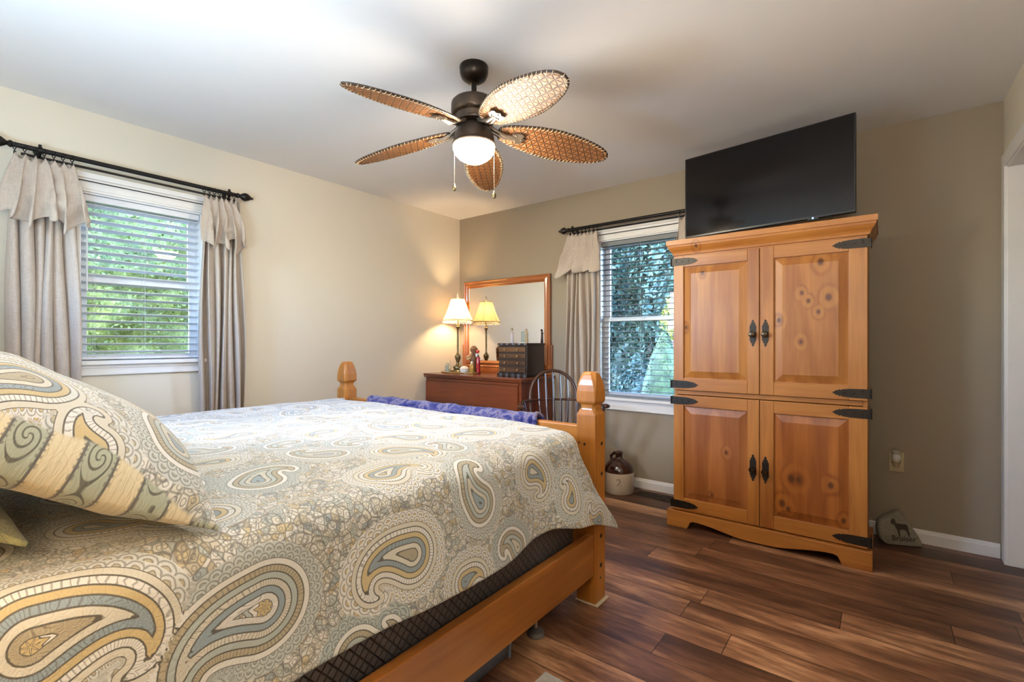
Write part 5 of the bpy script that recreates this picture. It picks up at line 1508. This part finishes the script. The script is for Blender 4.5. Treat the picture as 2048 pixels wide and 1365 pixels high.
def blade_root():
    Wd, R1, R2 = .102, .112, .675
    pitch = math.radians(-15)
    def loc(x, y, dz):
        s = (x - R1) / (R2 - R1)
        return (x, y * math.cos(pitch) - dz * math.sin(pitch), 2.146 - .065 * s - FZ + y * math.sin(pitch) + dz * math.cos(pitch))
    mb = MB(); bc = []
    ss = [0, .004, .012, .025, .04, .065, .09] + [.12 + .04 * i for i in range(20)] + [.90, .93, .955, .975, .99, .997, 1]
    ny = 14; fs = []
    rows = []
    for side in (1, -1):
        base = len(mb.v)
        for s in ss:
            for j in range(ny + 1):
                c_ = -1 + 2 * j / ny; y = c_ * Wd * bw_(s); x = R1 + (R2 - R1) * s
                # finger opening near the root
                mb.v.append(loc(x, y, side * .003 + .004 * (1 - c_ * c_))); bc.append((x, y, 0))
        for i in range(len(ss) - 1):
            for j in range(ny):
                f = (base + i*(ny+1)+j, base + i*(ny+1)+j+1, base + (i+1)*(ny+1)+j+1, base + (i+1)*(ny+1)+j)
                mb.f.append(f if side < 0 else f[::-1]); mb.m.append(0)
    mb.attr['bc'] = ('FLOAT_VECTOR', bc)
    b_ = mb.build('blade', M['wicker'], fan, world=False, smooth=True, ang=60, fix=False)
    ed = []
    sd = [i / 60 for i in range(61)]
    for s in sd: ed.append((R1 + (R2 - R1) * s, Wd * bw_(s)))
    for s in sd[::-1][1:-1]: ed.append((R1 + (R2 - R1) * s, -Wd * bw_(s)))
    MB().tube([loc(x, y, .001) for x, y in ed], .0048, 8, closed=True).build('edge_binding', M['binding'], b_, world=False, smooth=True)
    st_ = MB()
    # cane lacing crossing the binding
    acc = 0
    for (x0, y0), (x1, y1) in zip(ed, ed[1:] + ed[:1]):
        L = math.hypot(x1 - x0, y1 - y0); acc += L
        if acc > .0155 and L > 1e-5:
            acc = 0
            tx, ty = (x1 - x0) / L, (y1 - y0) / L; nx, ny_ = ty, -tx
            if (x0 - .38) * nx + y0 * ny_ < 0: nx, ny_ = -nx, -ny_
            a = (x0 + nx * .0055, y0 + ny_ * .0055); b = (x0 - nx * .011 + tx * .009, y0 - ny_ * .011 + ty * .009)
            st_.tube([loc(a[0], a[1], 0), loc((a[0]+b[0])/2, (a[1]+b[1])/2, -.0062), loc(b[0], b[1], -.0035)], .0013, 5)
    st_.build('edge_lacing', M['stitch'], b_, world=False)
    ir = MB()
    def leafp(k): return [(.175, .0), (.185, .022), (.205, .033), (.228, .034), (.238, .026), (.232, .012), (.246, .0)]
    half = leafp(0); poly = half + [(x, -y) for x, y in half[-2:0:-1]]
    ir.prism(poly, 'xy', -.011, -.0035)
    ir.v = [loc(x, y, z) for x, y, z in ir.v]
    ir.tube([(.070, .012, 2.165 - FZ), (.105, .014, 2.145 - FZ), (.150, .010, 2.127 - FZ), (.200, .006, 2.127 - FZ)], [.010, .009, .010, .008], 8)
    ir.tube([(.070, -.012, 2.165 - FZ), (.105, -.014, 2.145 - FZ), (.150, -.010, 2.129 - FZ), (.200, -.006, 2.131 - FZ)], [.010, .009, .010, .008], 8)
    for (a, b) in ((.20, .018), (.20, -.018), (.228, 0)): ir.sphere(loc(a, b, -.012), .004, 8, 6)
    ir.build('blade_iron', M['nickel'], b_, world=False, smooth=True)
    return b_
FZ = 2.44
b0 = blade_root()
for k in range(5):
    b_ = b0 if k == 0 else copy_tree(b0, fan)
    b_.rotation_euler = (0, 0, math.radians(-20 + 72 * k))
rgtx, rgty = .790, .613     # across the picture
for s_, zb_, nm in ((-.092, 1.895, 0), (.094, 1.860, 1)):
    x, y = FX + rgtx * s_, FY + rgty * s_
    c = MB()
    zz = 2.075
    c.tube([(x, y, zz), (x, y, zb_)], .0007, 6)
    k = 0
    while zz > zb_:
        c.sphere((x, y, zz), .0013, 6, 4); zz -= .0065
    pc = c.build('pull_chain', M['nickel'], fan)
    MB().lathe([(0, 0), (.006, .002), (.0095, .010), (.0090, .018), (.005, .028), (.0025, .036), (0, .038)], (x, y, zb_ - .036), 14).build('fob', M['brass'], pc, smooth=True)

# ------------------------------------------------------------------ bedside lamp out of view, beside the head of the bed
ns = thing('nightstand', 'pine nightstand beside the head of the bed, near the camera', 'nightstand', (-.72, -.24, 0))
MB().box(-.90, -.40, .08, -.55, -.08, .62).build('body', M['bz'], ns, bevel=.003)
MB().box(-.92, -.415, .62, -.53, -.06, .645).build('top', M['bx'], ns, bevel=.004)
for z0_, z1_ in ((.36, .60), (.11, .35)):
    d_ = MB().box(-.885, -.079, z0_, -.565, -.066, z1_).build('drawer', M['bx'], ns, bevel=.003)
    MB().sphere((-.725, -.055, (z0_ + z1_) / 2), .013, 12, 8).build('knob', M['knobmetal'], d_, smooth=True)
for a in (-.88, -.57):
    for b in (-.385, -.095): MB().box(a - .018, b - .014, 0, a + .018, b + .014, .08).build('leg', M['bz'], ns)
table_lamp('brass lamp with a lit bell shade on the nightstand by the camera', -.74, -.26, .645, 330)
